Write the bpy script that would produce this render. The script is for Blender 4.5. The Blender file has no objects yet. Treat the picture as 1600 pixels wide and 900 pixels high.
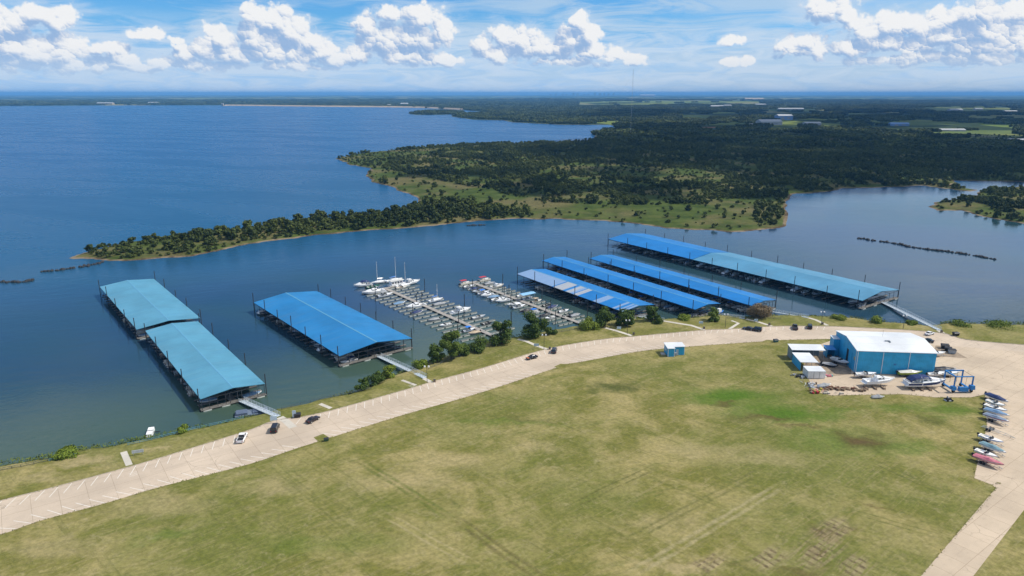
import bpy, math, random
import numpy as np
from mathutils import Vector, Matrix
from mathutils.geometry import tessellate_polygon
random.seed(7); RNG = np.random.default_rng(11)
R = math.radians; PI = math.pi
SC = bpy.context.scene; COL = SC.collection
W_OBJ = bpy.data.objects

# ------------------------------------------------------------------ camera, sky, sun, exposure
FPX, CAMH, HOR = 1100.0, 100.0, 146.0            # focal length in pixels of a 1600 px wide picture, height in metres
PITCH = math.atan((450 - HOR) / FPX)
cd = bpy.data.cameras.new('camera'); cam = W_OBJ.new('camera', cd); COL.objects.link(cam)
cam.location = (0, 0, CAMH); cam.rotation_euler = (PI / 2 - PITCH, 0, 0)
cd.sensor_fit = 'HORIZONTAL'; cd.angle = 2 * math.atan(800 / FPX); cd.clip_start = 1; cd.clip_end = 120000
SC.camera = cam
SUN_EL, SUN_AZ = R(50), R(86)                     # azimuth from +Y towards +X
SKY_STRENGTH, SUN_STRENGTH, EXPOSURE = 0.1, 5.0, -0.12
HAZE_DENSITY, HAZE_COLOR = 6.0e-5, (0.18, 0.50, 0.94, 1)
sunv = Vector((math.sin(SUN_AZ) * math.cos(SUN_EL), math.cos(SUN_AZ) * math.cos(SUN_EL), math.sin(SUN_EL)))
ld = bpy.data.lights.new('sun', 'SUN'); sun = W_OBJ.new('sun', ld); COL.objects.link(sun)
ld.energy = SUN_STRENGTH; ld.angle = R(0.5); ld.color = (1, 0.95, 0.87)
sun.rotation_euler = sunv.to_track_quat('Z', 'Y').to_euler(); sun.location = (300, 0, 400)
SC.view_settings.view_transform = 'Standard'; SC.view_settings.look = 'None'
SC.view_settings.exposure = EXPOSURE; SC.view_settings.gamma = 1; SC.view_settings.use_curve_mapping = False
SC.cycles.max_bounces = 5; SC.cycles.diffuse_bounces = 2; SC.cycles.glossy_bounces = 3
SC.cycles.transmission_bounces = 2; SC.cycles.volume_bounces = 0; SC.cycles.transparent_max_bounces = 4
SC.cycles.caustics_reflective = False; SC.cycles.caustics_refractive = False

class NT:
    """small helper that writes shader nodes"""
    def __init__(s, tree): s.t = tree; tree.nodes.clear()
    def n(s, typ, ins=None, **props):
        nd = s.t.nodes.new(typ)
        for k, v in props.items(): setattr(nd, k, v)
        for k, v in (ins or {}).items():
            if isinstance(v, bpy.types.NodeSocket): s.t.links.new(v, nd.inputs[k])
            else: nd.inputs[k].default_value = v
        return nd
    def m(s, op, a, b=0.0, c=0.0, clamp=False):
        nd = s.n('ShaderNodeMath', {0: a, 1: b, 2: c}, operation=op); nd.use_clamp = clamp; return nd.outputs[0]
    def v(s, op, a, b=(0, 0, 0), c=(0, 0, 0)):
        nd = s.n('ShaderNodeVectorMath', {0: a, 1: b, 2: c}, operation=op)
        return nd.outputs['Value'] if op in ('LENGTH', 'DOT_PRODUCT', 'DISTANCE') else nd.outputs[0]
    def ramp(s, x, lo, hi, a=0.0, b=1.0):
        nd = s.n('ShaderNodeMapRange', {'Value': x, 'From Min': lo, 'From Max': hi, 'To Min': a, 'To Max': b}, interpolation_type='SMOOTHSTEP')
        return nd.outputs[0]
    def noise(s, vec, scale, detail=4, rough=0.55, dist=0.0, dim='3D'):
        return s.n('ShaderNodeTexNoise', {'Vector': vec, 'Scale': scale, 'Detail': detail, 'Roughness': rough, 'Distortion': dist}, noise_dimensions=dim).outputs[0]
    def mix(s, f, a, b, mode='MIX'):
        nd = s.n('ShaderNodeMix', None, data_type='RGBA', blend_type=mode)
        for i, v in ((0, f), (6, a), (7, b)):
            if isinstance(v, bpy.types.NodeSocket): s.t.links.new(v, nd.inputs[i])
            elif i == 0: nd.inputs[0].default_value = v
            else: nd.inputs[i].default_value = (*v[:3], 1)
        return nd.outputs[2]
    def along(s, vec, ang, along, across):
        k, q = math.cos(ang), math.sin(ang)
        return s.comb(s.m('MULTIPLY', s.v('DOT_PRODUCT', vec, (k, q, 0)), along), s.m('MULTIPLY', s.v('DOT_PRODUCT', vec, (-q, k, 0)), across))
    def xyz(s, vec): return s.n('ShaderNodeSeparateXYZ', {0: vec}).outputs
    def comb(s, x, y, z=0.0): return s.n('ShaderNodeCombineXYZ', {0: x, 1: y, 2: z}).outputs[0]

def pix_dir(px, py):
    x, y = (px - 800) / FPX, (450 - py) / FPX; c, s = math.cos(PITCH), math.sin(PITCH)
    return np.array([x, c + y * s, -s + y * c])
def G(px, py, z=0.0):
    """ground point at height z seen at a pixel of the photograph"""
    d = pix_dir(px, py); t = (z - CAMH) / d[2]
    return np.array([d[0] * t, d[1] * t, z])

CL_EDGE = 0.34
def build_world():
    w = bpy.data.worlds.new('World'); SC.world = w; w.use_nodes = True
    t = NT(w.node_tree)
    sky = t.n('ShaderNodeTexSky', sky_type='NISHITA', sun_disc=False, sun_elevation=SUN_EL, sun_rotation=SUN_AZ, altitude=300)
    try: sky.air_density = 1.0; sky.dust_density = 0.6; sky.ozone_density = 2.5
    except Exception: pass
    co = t.n('ShaderNodeTexCoord').outputs['Generated']
    x, y, z = t.xyz(co)
    z = t.m('MAXIMUM', z, 0.004)
    t.t.links.new(t.comb(x, y, t.m('MAXIMUM', z, 0.09)), sky.inputs[0])
    base = t.mix(1.0, sky.outputs[0], (0.44, 0.98, 1.50), 'MULTIPLY')
    U = t.m('MULTIPLY', t.m('ARCTAN2', x, y), FPX)
    hyp = t.m('SQRT', t.m('ADD', t.m('MULTIPLY', x, x), t.m('MULTIPLY', y, y)))
    V = t.m('MULTIPLY', t.m('DIVIDE', z, hyp), FPX)
    P = t.comb(U, V, 0.0)
    # fine billows shared by both density samples
    blobs = [(60,22,40,13),(28,32,24,14),(92,34,18,10),(6,42,22,16),(16,72,34,18),(62,84,46,18),(100,78,26,22),(18,100,36,8),(120,104,26,8),(228,55,20,7),(275,61,11,4),
        (160,100,22,9),(190,96,26,12),(215,103,30,7),(262,98,26,11),(285,84,16,14),(310,104,40,7),(170,76,24,8),
        (398,24,24,13),(428,34,30,18),(455,50,28,20),(400,58,40,26),(345,62,24,18),(322,78,24,16),(370,84,40,17),(440,80,48,18),(486,64,28,16),(508,82,26,14),(530,94,30,10),(460,104,60,6),
        (612,22,28,13),(662,28,34,18),(690,44,18,22),(574,42,18,18),(600,60,44,24),(650,62,42,22),(640,88,58,11),(560,84,20,12),(690,94,36,9),
        (756,70,16,16),(784,54,22,14),(775,86,34,14),(812,62,26,18),(836,76,34,18),(906,34,15,14),(920,52,18,16),(892,58,22,18),(870,76,34,18),(928,80,30,13),(880,97,60,7),(960,86,16,9),(986,94,22,8),
        (1288,14,34,16),(1322,24,14,10),(1232,72,18,12),(1262,64,18,12),(1276,74,15,13),(1245,82,22,6),(1330,72,22,12),(1360,48,34,14),(1340,40,20,10),(1400,36,34,14),(1385,66,40,14),(1440,40,30,14),(1430,72,40,12),(1480,28,30,14),(1478,56,44,14),(1530,22,34,18),(1560,44,40,18),(1530,72,40,12),(1590,60,40,22),(1420,92,70,8),(1520,92,60,8),(1600,16,34,18),
        (1140,98,14,5),(1165,94,16,6),(1150,62,18,7),(-60,50,60,36),(1680,40,60,36)]
    def field(P, warp_amt=1.0):
        n1 = t.n('ShaderNodeTexNoise', {'Vector': P, 'Scale': 0.028, 'Detail': 5, 'Roughness': 0.62}, noise_dimensions='2D')
        Q = t.v('ADD', P, t.v('MULTIPLY', t.v('SUBTRACT', n1.outputs['Color'], (0.5, 0.5, 0.5)), (22, 18, 0)))
        acc = None
        for (bx, by, rx, ry) in blobs:
            dd = pix_dir(bx, by); bu = math.atan2(dd[0], dd[1]) * FPX; bv = dd[2] / math.hypot(dd[0], dd[1]) * FPX
            L = t.v('LENGTH', t.v('MULTIPLY_ADD', Q, (.84 / rx, .82 / ry, 0), (-.84 * bu / rx, -.82 * bv / ry, 0)))
            acc = L if acc is None else t.n('ShaderNodeMath', {0: acc, 1: L, 2: 0.22}, operation='SMOOTH_MIN').outputs[0]
        return acc
    def puffs(P, sc, wob_):
        """round puffs: how high the nearest puff stands here and how far its face turns to the sun"""
        n1 = t.n('ShaderNodeTexNoise', {'Vector': P, 'Scale': sc * 1.3, 'Detail': 4, 'Roughness': 0.6}, noise_dimensions='2D')
        Q = t.v('ADD', P, t.v('MULTIPLY', t.v('SUBTRACT', n1.outputs['Color'], (0.5, 0.5, 0.5)), (wob_ / sc, wob_ / sc, 0)))
        vo = t.n('ShaderNodeTexVoronoi', {'Vector': Q, 'Scale': sc, 'Randomness': 0.9}, voronoi_dimensions='2D', feature='F1')
        d = vo.outputs['Distance']; e = t.v('SUBTRACT', Q, vo.outputs['Position'])
        return t.m('SUBTRACT', 0.42, d), t.m('MULTIPLY', t.v('DOT_PRODUCT', e, (0.5, 0.86, 0)), sc)
    a0 = field(P); a1 = field(t.v('ADD', P, (9.0, 15.0, 0)))
    h1, s1 = puffs(P, 0.036, .5); h2, s2 = puffs(P, 0.085, .5); h3, s3 = puffs(P, 0.19, .6)
    fine = t.noise(P, 0.22, 4, 0.7, 0.3, '2D')
    D0 = t.m('SUBTRACT', 1.0, a0)
    for h, k in ((h1, .75), (h2, .36), (h3, .14), (t.m('SUBTRACT', fine, .5), .28)): D0 = t.m('ADD', D0, t.m('MULTIPLY', h, k))
    alpha = t.ramp(D0, 0.0, CL_EDGE)
    n2 = t.noise(P, 0.016, 4, 0.6, 0.4, '2D')
    lit = t.m('ADD', t.m('MULTIPLY', t.m('SUBTRACT', a1, a0), 1.05), 0.40)
    for q, k in ((s1, .50), (s2, .34), (s3, .16), (h1, .30), (t.m('SUBTRACT', n2, .5), 1.1), (t.m('SUBTRACT', fine, .5), .25)): lit = t.m('ADD', lit, t.m('MULTIPLY', q, k))
    lit = t.ramp(lit, -0.05, 0.95)
    alpha = t.m('MULTIPLY', alpha, t.ramp(lit, 0.0, 0.5, 0.82, 1.0))
    cloudc = t.mix(lit, (0.30, 0.47, 0.76), (1.0, 1.0, 1.0))
    # thin high veil and stretched streaks
    S = t.v('MULTIPLY', P, (0.0035, 0.022, 0)); st = t.noise(S, 1.6, 6, 0.62, 0.8, '2D')
    side = t.ramp(U, -500, 500, -0.10, 0.14)
    veil = t.m('MULTIPLY', t.m('MULTIPLY', t.ramp(t.m('ADD', st, side), 0.40, 0.70), 0.8), t.ramp(V, 300, 170))
    low = t.v('MULTIPLY', P, (0.009, 0.05, 0)); lo = t.noise(low, 1.5, 6, 0.65, 0.6, '2D')
    lowm = t.m('MULTIPLY', t.ramp(lo, 0.30, 0.66), t.ramp(V, 118, 62, 0.0, 0.85))
    hz = t.ramp(V, 110, 5, 0.0, 0.95)
    # broken cloud overhead (seen only in the water and as fill)
    zz = t.m('MAXIMUM', z, 0.06)
    pl = t.comb(t.m('DIVIDE', x, zz), t.m('DIVIDE', y, zz), 0.0)
    up = t.noise(pl, 0.9, 6, 0.6, 0.3, '2D')
    upm = t.m('MULTIPLY', t.ramp(t.m('ADD', up, t.ramp(U, 0, 700, 0, .12)), 0.44, 0.62), t.m('MAXIMUM', t.ramp(V, 240, 520, 0, 0.8), t.m('MULTIPLY', t.ramp(V, 165, 260), t.ramp(U, 0, 400, 0, .9))))
    scaled = t.mix(1.0, base, (SKY_STRENGTH,) * 3, 'MULTIPLY')
    c = t.mix(hz, scaled, (0.48, 0.70, 0.98))
    c = t.mix(veil, c, (0.52, 0.70, 0.89))
    c = t.mix(lowm, c, (0.66, 0.80, 0.96))
    halo = t.m('MULTIPLY', t.ramp(t.m('ADD', t.m('SUBTRACT', 1.0, a0), t.m('MULTIPLY', t.m('SUBTRACT', lo, .5), 2.2)), -.75, .45), t.ramp(V, 175, 120, 0, .62))
    c = t.mix(halo, c, (0.62, 0.77, 0.95))
    c = t.mix(t.m('MULTIPLY', alpha, t.ramp(V, 12, 60, 0.25, 0.96)), c, cloudc)
    c = t.mix(upm, c, (0.90, 0.94, 0.98))
    # the Background strength carries the sky strength; colours above are already exposed
    bg = t.n('ShaderNodeBackground', {'Color': t.mix(1.0, c, (1 / SKY_STRENGTH,) * 3, 'MULTIPLY'), 'Strength': SKY_STRENGTH})
    out = t.n('ShaderNodeOutputWorld'); t.t.links.new(bg.outputs[0], out.inputs[0])
build_world()

# ------------------------------------------------------------------ generic builders
def base_mat(name):
    m = bpy.data.materials.new(name); m.use_nodes = True; t = NT(m.node_tree)
    out = t.n('ShaderNodeOutputMaterial'); p = t.n('ShaderNodeBsdfPrincipled'); t.t.links.new(p.outputs[0], out.inputs[0])
    return m, t, p
def put(t, p, k, v):
    if isinstance(v, bpy.types.NodeSocket): t.t.links.new(v, p.inputs[k])
    else: p.inputs[k].default_value = v
def mat(name, col, rough=0.6, metal=0.0, var=0.18, scale=1.2, spec=0.4):
    m, t, p = base_mat(name)
    n = t.noise(t.n('ShaderNodeTexCoord').outputs['Object'], scale, 5, 0.65)
    f = t.ramp(n, 0.25, 0.75, 1 - var, 1 + var)
    put(t, p, 'Base Color', t.mix(1.0, col, t.comb(f, f, f), 'MULTIPLY'))
    put(t, p, 'Roughness', rough); put(t, p, 'Metallic', metal); put(t, p, 'Specular IOR Level', spec)
    return m

class MB:
    def __init__(s): s.v = []; s.f = []
    def add(s, vs, fs):
        o = len(s.v); s.v += [tuple(map(float, q)) for q in vs]; s.f += [tuple(i + o for i in f) for f in fs]; return s
    def box(s, x0, x1, y0, y1, z0, z1, rz=0.0, at=(0, 0, 0)):
        vs = [(x, y, z) for z in (z0, z1) for x, y in ((x0, y0), (x1, y0), (x1, y1), (x0, y1))]
        if rz or at != (0, 0, 0):
            c, k = math.cos(rz), math.sin(rz); vs = [(x * c - y * k + at[0], x * k + y * c + at[1], z + at[2]) for x, y, z in vs]
        return s.add(vs, [(3, 2, 1, 0), (4, 5, 6, 7), (0, 1, 5, 4), (1, 2, 6, 5), (2, 3, 7, 6), (3, 0, 4, 7)])
    def bar(s, a, b, r, n=6, r2=None, sq=False):
        a, b = Vector(a), Vector(b); d = (b - a)
        if d.length < 1e-6: return s
        q = d.to_track_quat('Z', 'Y'); r2 = r if r2 is None else r2
        n = 4 if sq else n; off = PI / 4 if sq else 0
        ring = [Vector((math.cos(2 * PI * i / n + off), math.sin(2 * PI * i / n + off), 0)) for i in range(n)]
        vs = [a + q @ (k * r) for k in ring] + [b + q @ (k * r2) for k in ring]
        fs = [(i, (i + 1) % n, n + (i + 1) % n, n + i) for i in range(n)] + [tuple(range(n - 1, -1, -1)), tuple(range(n, 2 * n))]
        return s.add(vs, fs)
    def path(s, pts, r, n=6):
        for a, b in zip(pts[:-1], pts[1:]): s.bar(a, b, r, n)
        return s
    def loft(s, rings, caps=True):
        n = len(rings[0]); vs = [p for r in rings for p in r]; fs = []
        for k in range(len(rings) - 1):
            for i in range(n): fs.append((k * n + i, k * n + (i + 1) % n, (k + 1) * n + (i + 1) % n, (k + 1) * n + i))
        if caps: fs += [tuple(range(n - 1, -1, -1)), tuple(range((len(rings) - 1) * n, len(rings) * n))]
        return s.add(vs, fs)
    def frustum(s, b, z0, tp, z1):
        vs = [(b[0], b[2], z0), (b[1], b[2], z0), (b[1], b[3], z0), (b[0], b[3], z0), (tp[0], tp[2], z1), (tp[1], tp[2], z1), (tp[1], tp[3], z1), (tp[0], tp[3], z1)]
        return s.add(vs, [(3, 2, 1, 0), (4, 5, 6, 7), (0, 1, 5, 4), (1, 2, 6, 5), (2, 3, 7, 6), (3, 0, 4, 7)])
    def poly(s, pts, z):
        tri = tessellate_polygon([[Vector((p[0], p[1], 0)) for p in pts]])
        a = 0
        for q in tri:
            i, j, k = [Vector((pts[n][0], pts[n][1], 0)) for n in q]; a += (j - i).cross(k - i).z
        fs = [tuple(q) if a > 0 else tuple(q)[::-1] for q in tri]
        return s.add([(p[0], p[1], z) for p in pts], fs)
    def mesh(s, name, m=None, smooth=False):
        me = bpy.data.meshes.new(name); me.from_pydata(s.v, [], s.f); me.update()
        if m: me.materials.append(m)
        if smooth: me.polygons.foreach_set('use_smooth', [True] * len(me.polygons))
        return me
    def build(s, name, m, parent=None, smooth=False):
        return link(name, s.mesh(name, m, smooth), parent)
def link(name, data, parent=None, loc=None, rz=None):
    o = W_OBJ.new(name, data); COL.objects.link(o)
    if parent: o.parent = parent
    if loc is not None: o.location = loc
    if rz is not None: o.rotation_euler = (0, 0, rz)
    return o
def tag(o, label, cat, group=None, kind=None):
    o['label'] = label; o['category'] = cat
    if group: o['group'] = group
    if kind: o['kind'] = kind
    return o
def thing(name, label, cat, loc=(0, 0, 0), rz=0.0, group=None):
    return tag(link(name, None, None, loc, rz), label, cat, group)
def struct(o, kind='structure'): o['kind'] = kind; return o
KIDS = {}
def kids(o): return [c for c in W_OBJ if c.parent == o]
def copy_tree(src, loc, rz, label=None, group=None, scale=None):
    """copy a thing with its parts and sub-parts"""
    if src.name not in KIDS: KIDS[src.name] = [(c, kids(c)) for c in kids(src)]
    r = src.copy(); COL.objects.link(r); r.location = loc; r.rotation_euler = (0, 0, rz)
    if label: r['label'] = label
    if group: r['group'] = group
    if scale: r.scale = (scale,) * 3
    for c, gs in KIDS[src.name]:
        d = c.copy(); COL.objects.link(d); d.parent = r
        for g in gs: e = g.copy(); COL.objects.link(e); e.parent = d
    return r
USED = set()
def place(src, loc, rz, label=None, group=None, scale=None):
    """first call moves the built thing itself, later calls copy it"""
    if src.name in USED: return copy_tree(src, loc, rz, label, group, scale)
    KIDS[src.name] = [(c, kids(c)) for c in kids(src)]
    USED.add(src.name); src.location = loc; src.rotation_euler = (0, 0, rz)
    if label: src['label'] = label
    if group: src['group'] = group
    if scale: src.scale = (scale,) * 3
    return src
def heading(p0, p1, z=2.0):
    a, b = G(*p0, z), G(*p1, z); return math.atan2(b[1] - a[1], b[0] - a[0])

# ------------------------------------------------------------------ shorelines (world polygons)
near_px = [(-420,850),(-200,786),(0,728),(40,722),(78,716),(110,706),(162,699),(200,692),(237,686),(272,678),(312,669),(381,654),(437,640),(500,625),
    (562,612),(603,590),(650,575),(669,566),(700,556),(731,543),(772,531),(812,527),(869,515),(906,510),(937,503),(987,499),(1034,500),(1064,499),(1124,494),
    (1166,498),(1217,494),(1260,495),(1295,497),(1334,499),(1374,505),(1401,506),(1442,510),(1470,507),(1490,506),(1540,508),(1600,509),(1760,515),(2000,520)]
near_shore = np.array([G(*p)[:2] for p in near_px])
L1 = np.vstack([near_shore, [[1400, near_shore[-1][1]], [1400, -600], [-900, -600], [-900, near_shore[0][1] - 120]]])
pen_px = [(112,403),(170,408),(235,405),(300,400),(390,381),(480,369),(560,361),(640,356),(690,351),(728,347),(790,342),(860,342),(940,345),(1000,350),(1040,356),
    (1090,359),(1140,362),(1190,360),(1228,353),(1233,335),(1228,318),(1232,310),(1240,303),(1292,300),(1319,294),(1375,293),(1442,290),(1487,296),(1521,300),(1527,297),
    (1487,292),(1492,282),(1562,283),(1640,286),(1900,290)]
pen_back = [(975,198),(950,195),(880,195),(800,191),(788,188),(740,187),(705,182),(715,178),(780,177),(720,171.5),(640,168),(500,166.5),(375,165),(340,164.5),(200,164.5),(0,165.5),(-300,166)]
pen_far = [(112,403),(140,392),(200,379),(300,366),(400,354),(470,344),(560,337),(620,331),(640,323),(655,317),(650,306),(625,298),(610,290),(585,285),(570,271),(582,263),(545,257),(525,247),(560,240),(640,232),(720,227),(800,224),(870,223),(925,219),(930,212),(922,208),(945,202),(975,198)]
A = [G(*p)[:2] for p in pen_px]
B = [G(*p)[:2] for p in pen_back]
C = [G(*p)[:2] for p in pen_far]
L2 = np.array(A + [np.array((3500., 1400.)), np.array((60000., 6000.)), np.array((60000., 60000.)), np.array((-60000., 60000.)), np.array((-60000., 6400.))] + B[::-1] + C[::-1][1:-1])
L3 = np.array([G(*p)[:2] for p in [(1452,323),(1465,329),(1502,329),(1532,338),(1600,349),(1720,366),(1900,360),(1900,292),(1600,291),(1529,299),(1525,306),(1502,311),(1465,315)]])
L4 = np.array([G(*p)[:2] for p in [(637,177.5),(650,179.5),(690,179.3),(718,178),(724,175.5),(700,173.5),(660,174.5)]])

def seg_dist(P, poly, closed=True):
    d = np.full(len(P), 1e18); n = len(poly)
    for i in range(n if closed else n - 1):
        a, b = poly[i], poly[(i + 1) % n]; ab = b - a
        t = np.clip(((P - a) @ ab) / (ab @ ab + 1e-9), 0, 1)
        q = P - a - t[:, None] * ab; d = np.minimum(d, (q * q).sum(1))
    return np.sqrt(d)
def inside(P, poly):
    r = np.zeros(len(P), bool); n = len(poly)
    for i in range(n):
        a, b = poly[i], poly[(i + 1) % n]
        c = (a[1] > P[:, 1]) != (b[1] > P[:, 1])
        xi = (b[0] - a[0]) * (P[:, 1] - a[1]) / (b[1] - a[1] + 1e-12) + a[0]
        r ^= c & (P[:, 0] < xi)
    return r
def sdf(P, poly, closed=True):
    d = seg_dist(P, poly, closed); return np.where(inside(P, poly), d, -d)
def ss(x): x = np.clip(x, 0, 1); return x * x * (3 - 2 * x)
def wob(P, s, seed):
    """cheap smooth noise from sines, about -1..1"""
    r = np.random.default_rng(seed); o = np.zeros(len(P))
    for k in range(7):
        a = r.uniform(0, 2 * PI); f = 2 * PI / s * r.uniform(0.5, 1.9); o += np.sin((P[:, 0] * math.cos(a) + P[:, 1] * math.sin(a)) * f + r.uniform(0, 6.28))
    return o / 3.2
def mid_sd(P):
    jit = wob(P, 28, 3) * 1.4
    d = np.maximum(np.maximum(sdf(P, L2), sdf(P, L3)), sdf(P, L4))
    return d + jit * np.clip(np.abs(P[:, 1]) / 500, .5, 3)
def mid_height(P, sd):
    r = np.hypot(P[:, 0], P[:, 1])
    z = 1.0 * ss(sd / 6) + 1.6 * ss(sd / 70) + wob(P, 160, 5) * 0.5 * ss(sd / 40) + wob(P, 1300, 6) * 5 * ss((sd - 150) / 700) + 10 * ss((r - 4500) / 9000) * (1 + .5 * wob(P, 6000, 8))
    z = np.maximum(z, 0.9 * ss(sd / 7))
    return np.where(sd > 0, z, -1.2 * ss(-sd / 10))
def grid_mesh(name, X, Y, zfun, m, keep):
    nx, ny = X.shape; P = np.column_stack([X.ravel(), Y.ravel()]); sd, z = zfun(P)
    idx = np.arange(nx * ny).reshape(nx, ny)
    q = np.stack([idx[:-1, :-1], idx[1:, :-1], idx[1:, 1:], idx[:-1, 1:]], -1).reshape(-1, 4)
    q = q[(sd[q].max(1) > keep(P[q[:, 0]]))]
    used = np.unique(q); mp = np.zeros(nx * ny, int); mp[used] = np.arange(len(used))
    V = np.column_stack([P[used], z[used]])
    return raw_mesh(name, V, mp[q], m, True)
def raw_mesh(name, V, q, m, smooth=False):
    me = bpy.data.meshes.new(name); nf, k = q.shape
    me.vertices.add(len(V)); me.vertices.foreach_set('co', V.astype(np.float32).ravel())
    me.loops.add(nf * k); me.loops.foreach_set('vertex_index', q.astype(np.int32).ravel())
    me.polygons.add(nf); me.polygons.foreach_set('loop_start', np.arange(0, nf * k, k, dtype=np.int32)); me.polygons.foreach_set('loop_total', np.full(nf, k, dtype=np.int32))
    if smooth: me.polygons.foreach_set('use_smooth', np.ones(nf, bool))
    me.update(calc_edges=True); me.validate()
    if m: me.materials.append(m)
    return me

# ------------------------------------------------------------------ setting materials
def lawn_mat():
    m, t, p = base_mat('mown grass')
    g = t.n('ShaderNodeNewGeometry').outputs['Position']
    big = t.noise(g, 0.018, 4, 0.6); mid = t.noise(g, 0.07, 6, 0.65, 0.5); fine = t.noise(g, 0.9, 5, 0.75)
    def streak(ang, sx, sy, dist):
        return t.noise(t.along(g, ang, sx, sy), 1.0, 6, 0.7, dist, '2D')
    s1 = streak(R(41), 0.06, 0.8, 1.3); s2 = streak(R(-45), 0.03, 0.7, 0.7); s3 = streak(R(20), 0.06, 0.5, 1.2); sp = t.noise(g, 0.33, 6, 0.75, .4)
    c = t.mix(t.ramp(mid, 0.38, 0.62), (0.145, 0.142, 0.034), (0.285, 0.240, 0.100))
    c = t.mix(t.m('MULTIPLY', t.ramp(big, 0.40, 0.66), 0.7), c, (0.112, 0.132, 0.028))
    c = t.mix(t.m('MULTIPLY', t.ramp(s1, 0.48, 0.74), 0.42), c, (0.30, 0.25, 0.13))
    c = t.mix(t.m('MULTIPLY', t.ramp(s2, 0.52, 0.72), 0.5), c, (0.105, 0.11, 0.03))
    c = t.mix(t.m('MULTIPLY', t.ramp(s3, 0.52, 0.70), 0.4), c, (0.095, 0.115, 0.026))
    c = t.mix(t.m('MULTIPLY', t.ramp(sp, 0.52, 0.72), 0.45), c, (0.33, 0.28, 0.16))
    wq = t.n('ShaderNodeTexNoise', {'Vector': g, 'Scale': 0.09, 'Detail': 5, 'Roughness': 0.65})
    warp = t.v('MULTIPLY', t.v('SUBTRACT', wq.outputs['Color'], (0.5, 0.5, 0.5)), (19, 19, 0))
    gw = t.v('ADD', g, warp)
    def patch(px, py, rx, ry, col, amt, rot=0.0, soft=0.9):
        q = G(px, py, 2); k, s = math.cos(rot), math.sin(rot)
        d = t.v('SUBTRACT', gw, tuple(q))
        u = t.m('DIVIDE', t.v('DOT_PRODUCT', d, (k, s, 0)), rx); v = t.m('DIVIDE', t.v('DOT_PRODUCT', d, (-s, k, 0)), ry)
        r = t.v('LENGTH', t.comb(u, v, 0.0))
        f = t.m('MULTIPLY', t.ramp(r, 1.0, 1.0 - soft), amt)
        return t.mix(f, pcol[0], col)
    pcol = [c]
    G1, DK, BR, TN = (0.070, 0.130, 0.013), (0.075, 0.085, 0.022), (0.100, 0.072, 0.030), (0.36, 0.29, 0.16)
    for a in [(1140,620,27,10,G1,1.0),(1220,645,24,11,G1,1.0),(1185,655,12,4,BR,.55),(1130,628,7,3,BR,.7),(1480,640,16,9,G1,.8),(1400,640,14,5,G1,.6),(1210,652,9,3,BR,.7),(1250,668,9,3,BR,.6),(1335,690,26,13,G1,.8),(1350,690,13,9,BR,1.0),(1420,700,18,6,G1,.5),(1455,655,6,4,DK,.7),
              (965,603,11,5,DK,.95),(925,608,5,3,DK,.6),(820,655,16,3,DK,.5),(1060,610,10,4,G1,.4),(790,660,30,3,G1,.4),(1310,645,10,5,G1,.5),
              (700,720,16,8,TN,.35),(630,750,22,9,TN,.4),(430,758,10,6,TN,.45),(1195,720,20,7,TN,.4),(1090,700,22,6,TN,.35),(250,790,22,6,TN,.35),(830,700,12,5,TN,.35),(1040,820,18,6,TN,.3),(500,850,24,6,G1,.3),(260,840,10,4,G1,.5),(80,860,16,5,TN,.4),
              (1300,835,5,3,BR,.8),(1280,862,4,4,BR,.8),(1240,885,9,2.5,BR,.6),(1330,828,3,2,BR,.7),(1060,890,14,3,TN,.6),(1100,880,10,2,BR,.4),(1365,787,4,1.2,BR,.5),
              (130,725,14,4,TN,.65),(240,700,6,2,TN,.6),(70,745,14,3,TN,.4)]:
        pcol[0] = patch(*a)
    # worn rows where the turf was cut, and paired wheel tracks
    def track(px0, px1, col, amt, w=.5, gap=1.9):
        a, b = G(*px0, 2), G(*px1, 2); d = (b - a); L = math.hypot(d[0], d[1]); k = (d[0] / L, d[1] / L, 0)
        e = t.v('SUBTRACT', t.v('ADD', g, t.v('MULTIPLY', warp, (.07, .07, 0))), tuple(a)); u = t.v('DOT_PRODUCT', e, k); v_ = t.m('ABSOLUTE', t.v('DOT_PRODUCT', e, (-k[1], k[0], 0)))
        f = t.ramp(t.m('ABSOLUTE', t.m('SUBTRACT', v_, gap / 2)), w, w * .2); f = t.m('MULTIPLY', f, t.m('MULTIPLY', t.ramp(u, -8, 6), t.ramp(u, L + 8, L - 6)))
        return t.mix(t.m('MULTIPLY', f, t.m('MULTIPLY', t.ramp(sp, .3, .55), amt)), pcol[0], col)
    for a in [((570,725),(690,800),(.085,.11,.02),.6,.8,1.8),((715,812),(840,900),(.11,.095,.035),.65,.8,1.9),((610,810),(720,870),(.33,.28,.15),.6),((900,788),(1010,735),(.10,.10,.03),.7),((1180,740),(990,840),(.11,.11,.035),.6,.6),((1380,728),(1450,760),(.09,.1,.03),.6),((1335,800),(1440,830),(.10,.11,.03),.6),((1000,890),(1210,765),(.34,.29,.17),.5,.8),((420,720),(560,840),(.1,.11,.03),.35)]:
        pcol[0] = track(*a)
    for (px, py, n_, ln) in ((1305,828,5,5.0),(1278,862,7,6.0),(1200,872,4,4.0),(1110,880,4,3.5),(1335,885,3,4.0)):
        q = G(px, py, 2); e = t.v('SUBTRACT', t.v('ADD', g, t.v('MULTIPLY', warp, (.12, .12, 0))), tuple(q)); k = (math.cos(R(35)), math.sin(R(35)))
        u = t.v('DOT_PRODUCT', e, (*k, 0)); v_ = t.v('DOT_PRODUCT', e, (-k[1], k[0], 0))
        zone = t.m('MULTIPLY', t.ramp(t.m('ABSOLUTE', u), ln * 1.7, ln * .5), t.ramp(t.m('ABSOLUTE', v_), ln * .9, ln * .25))
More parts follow.
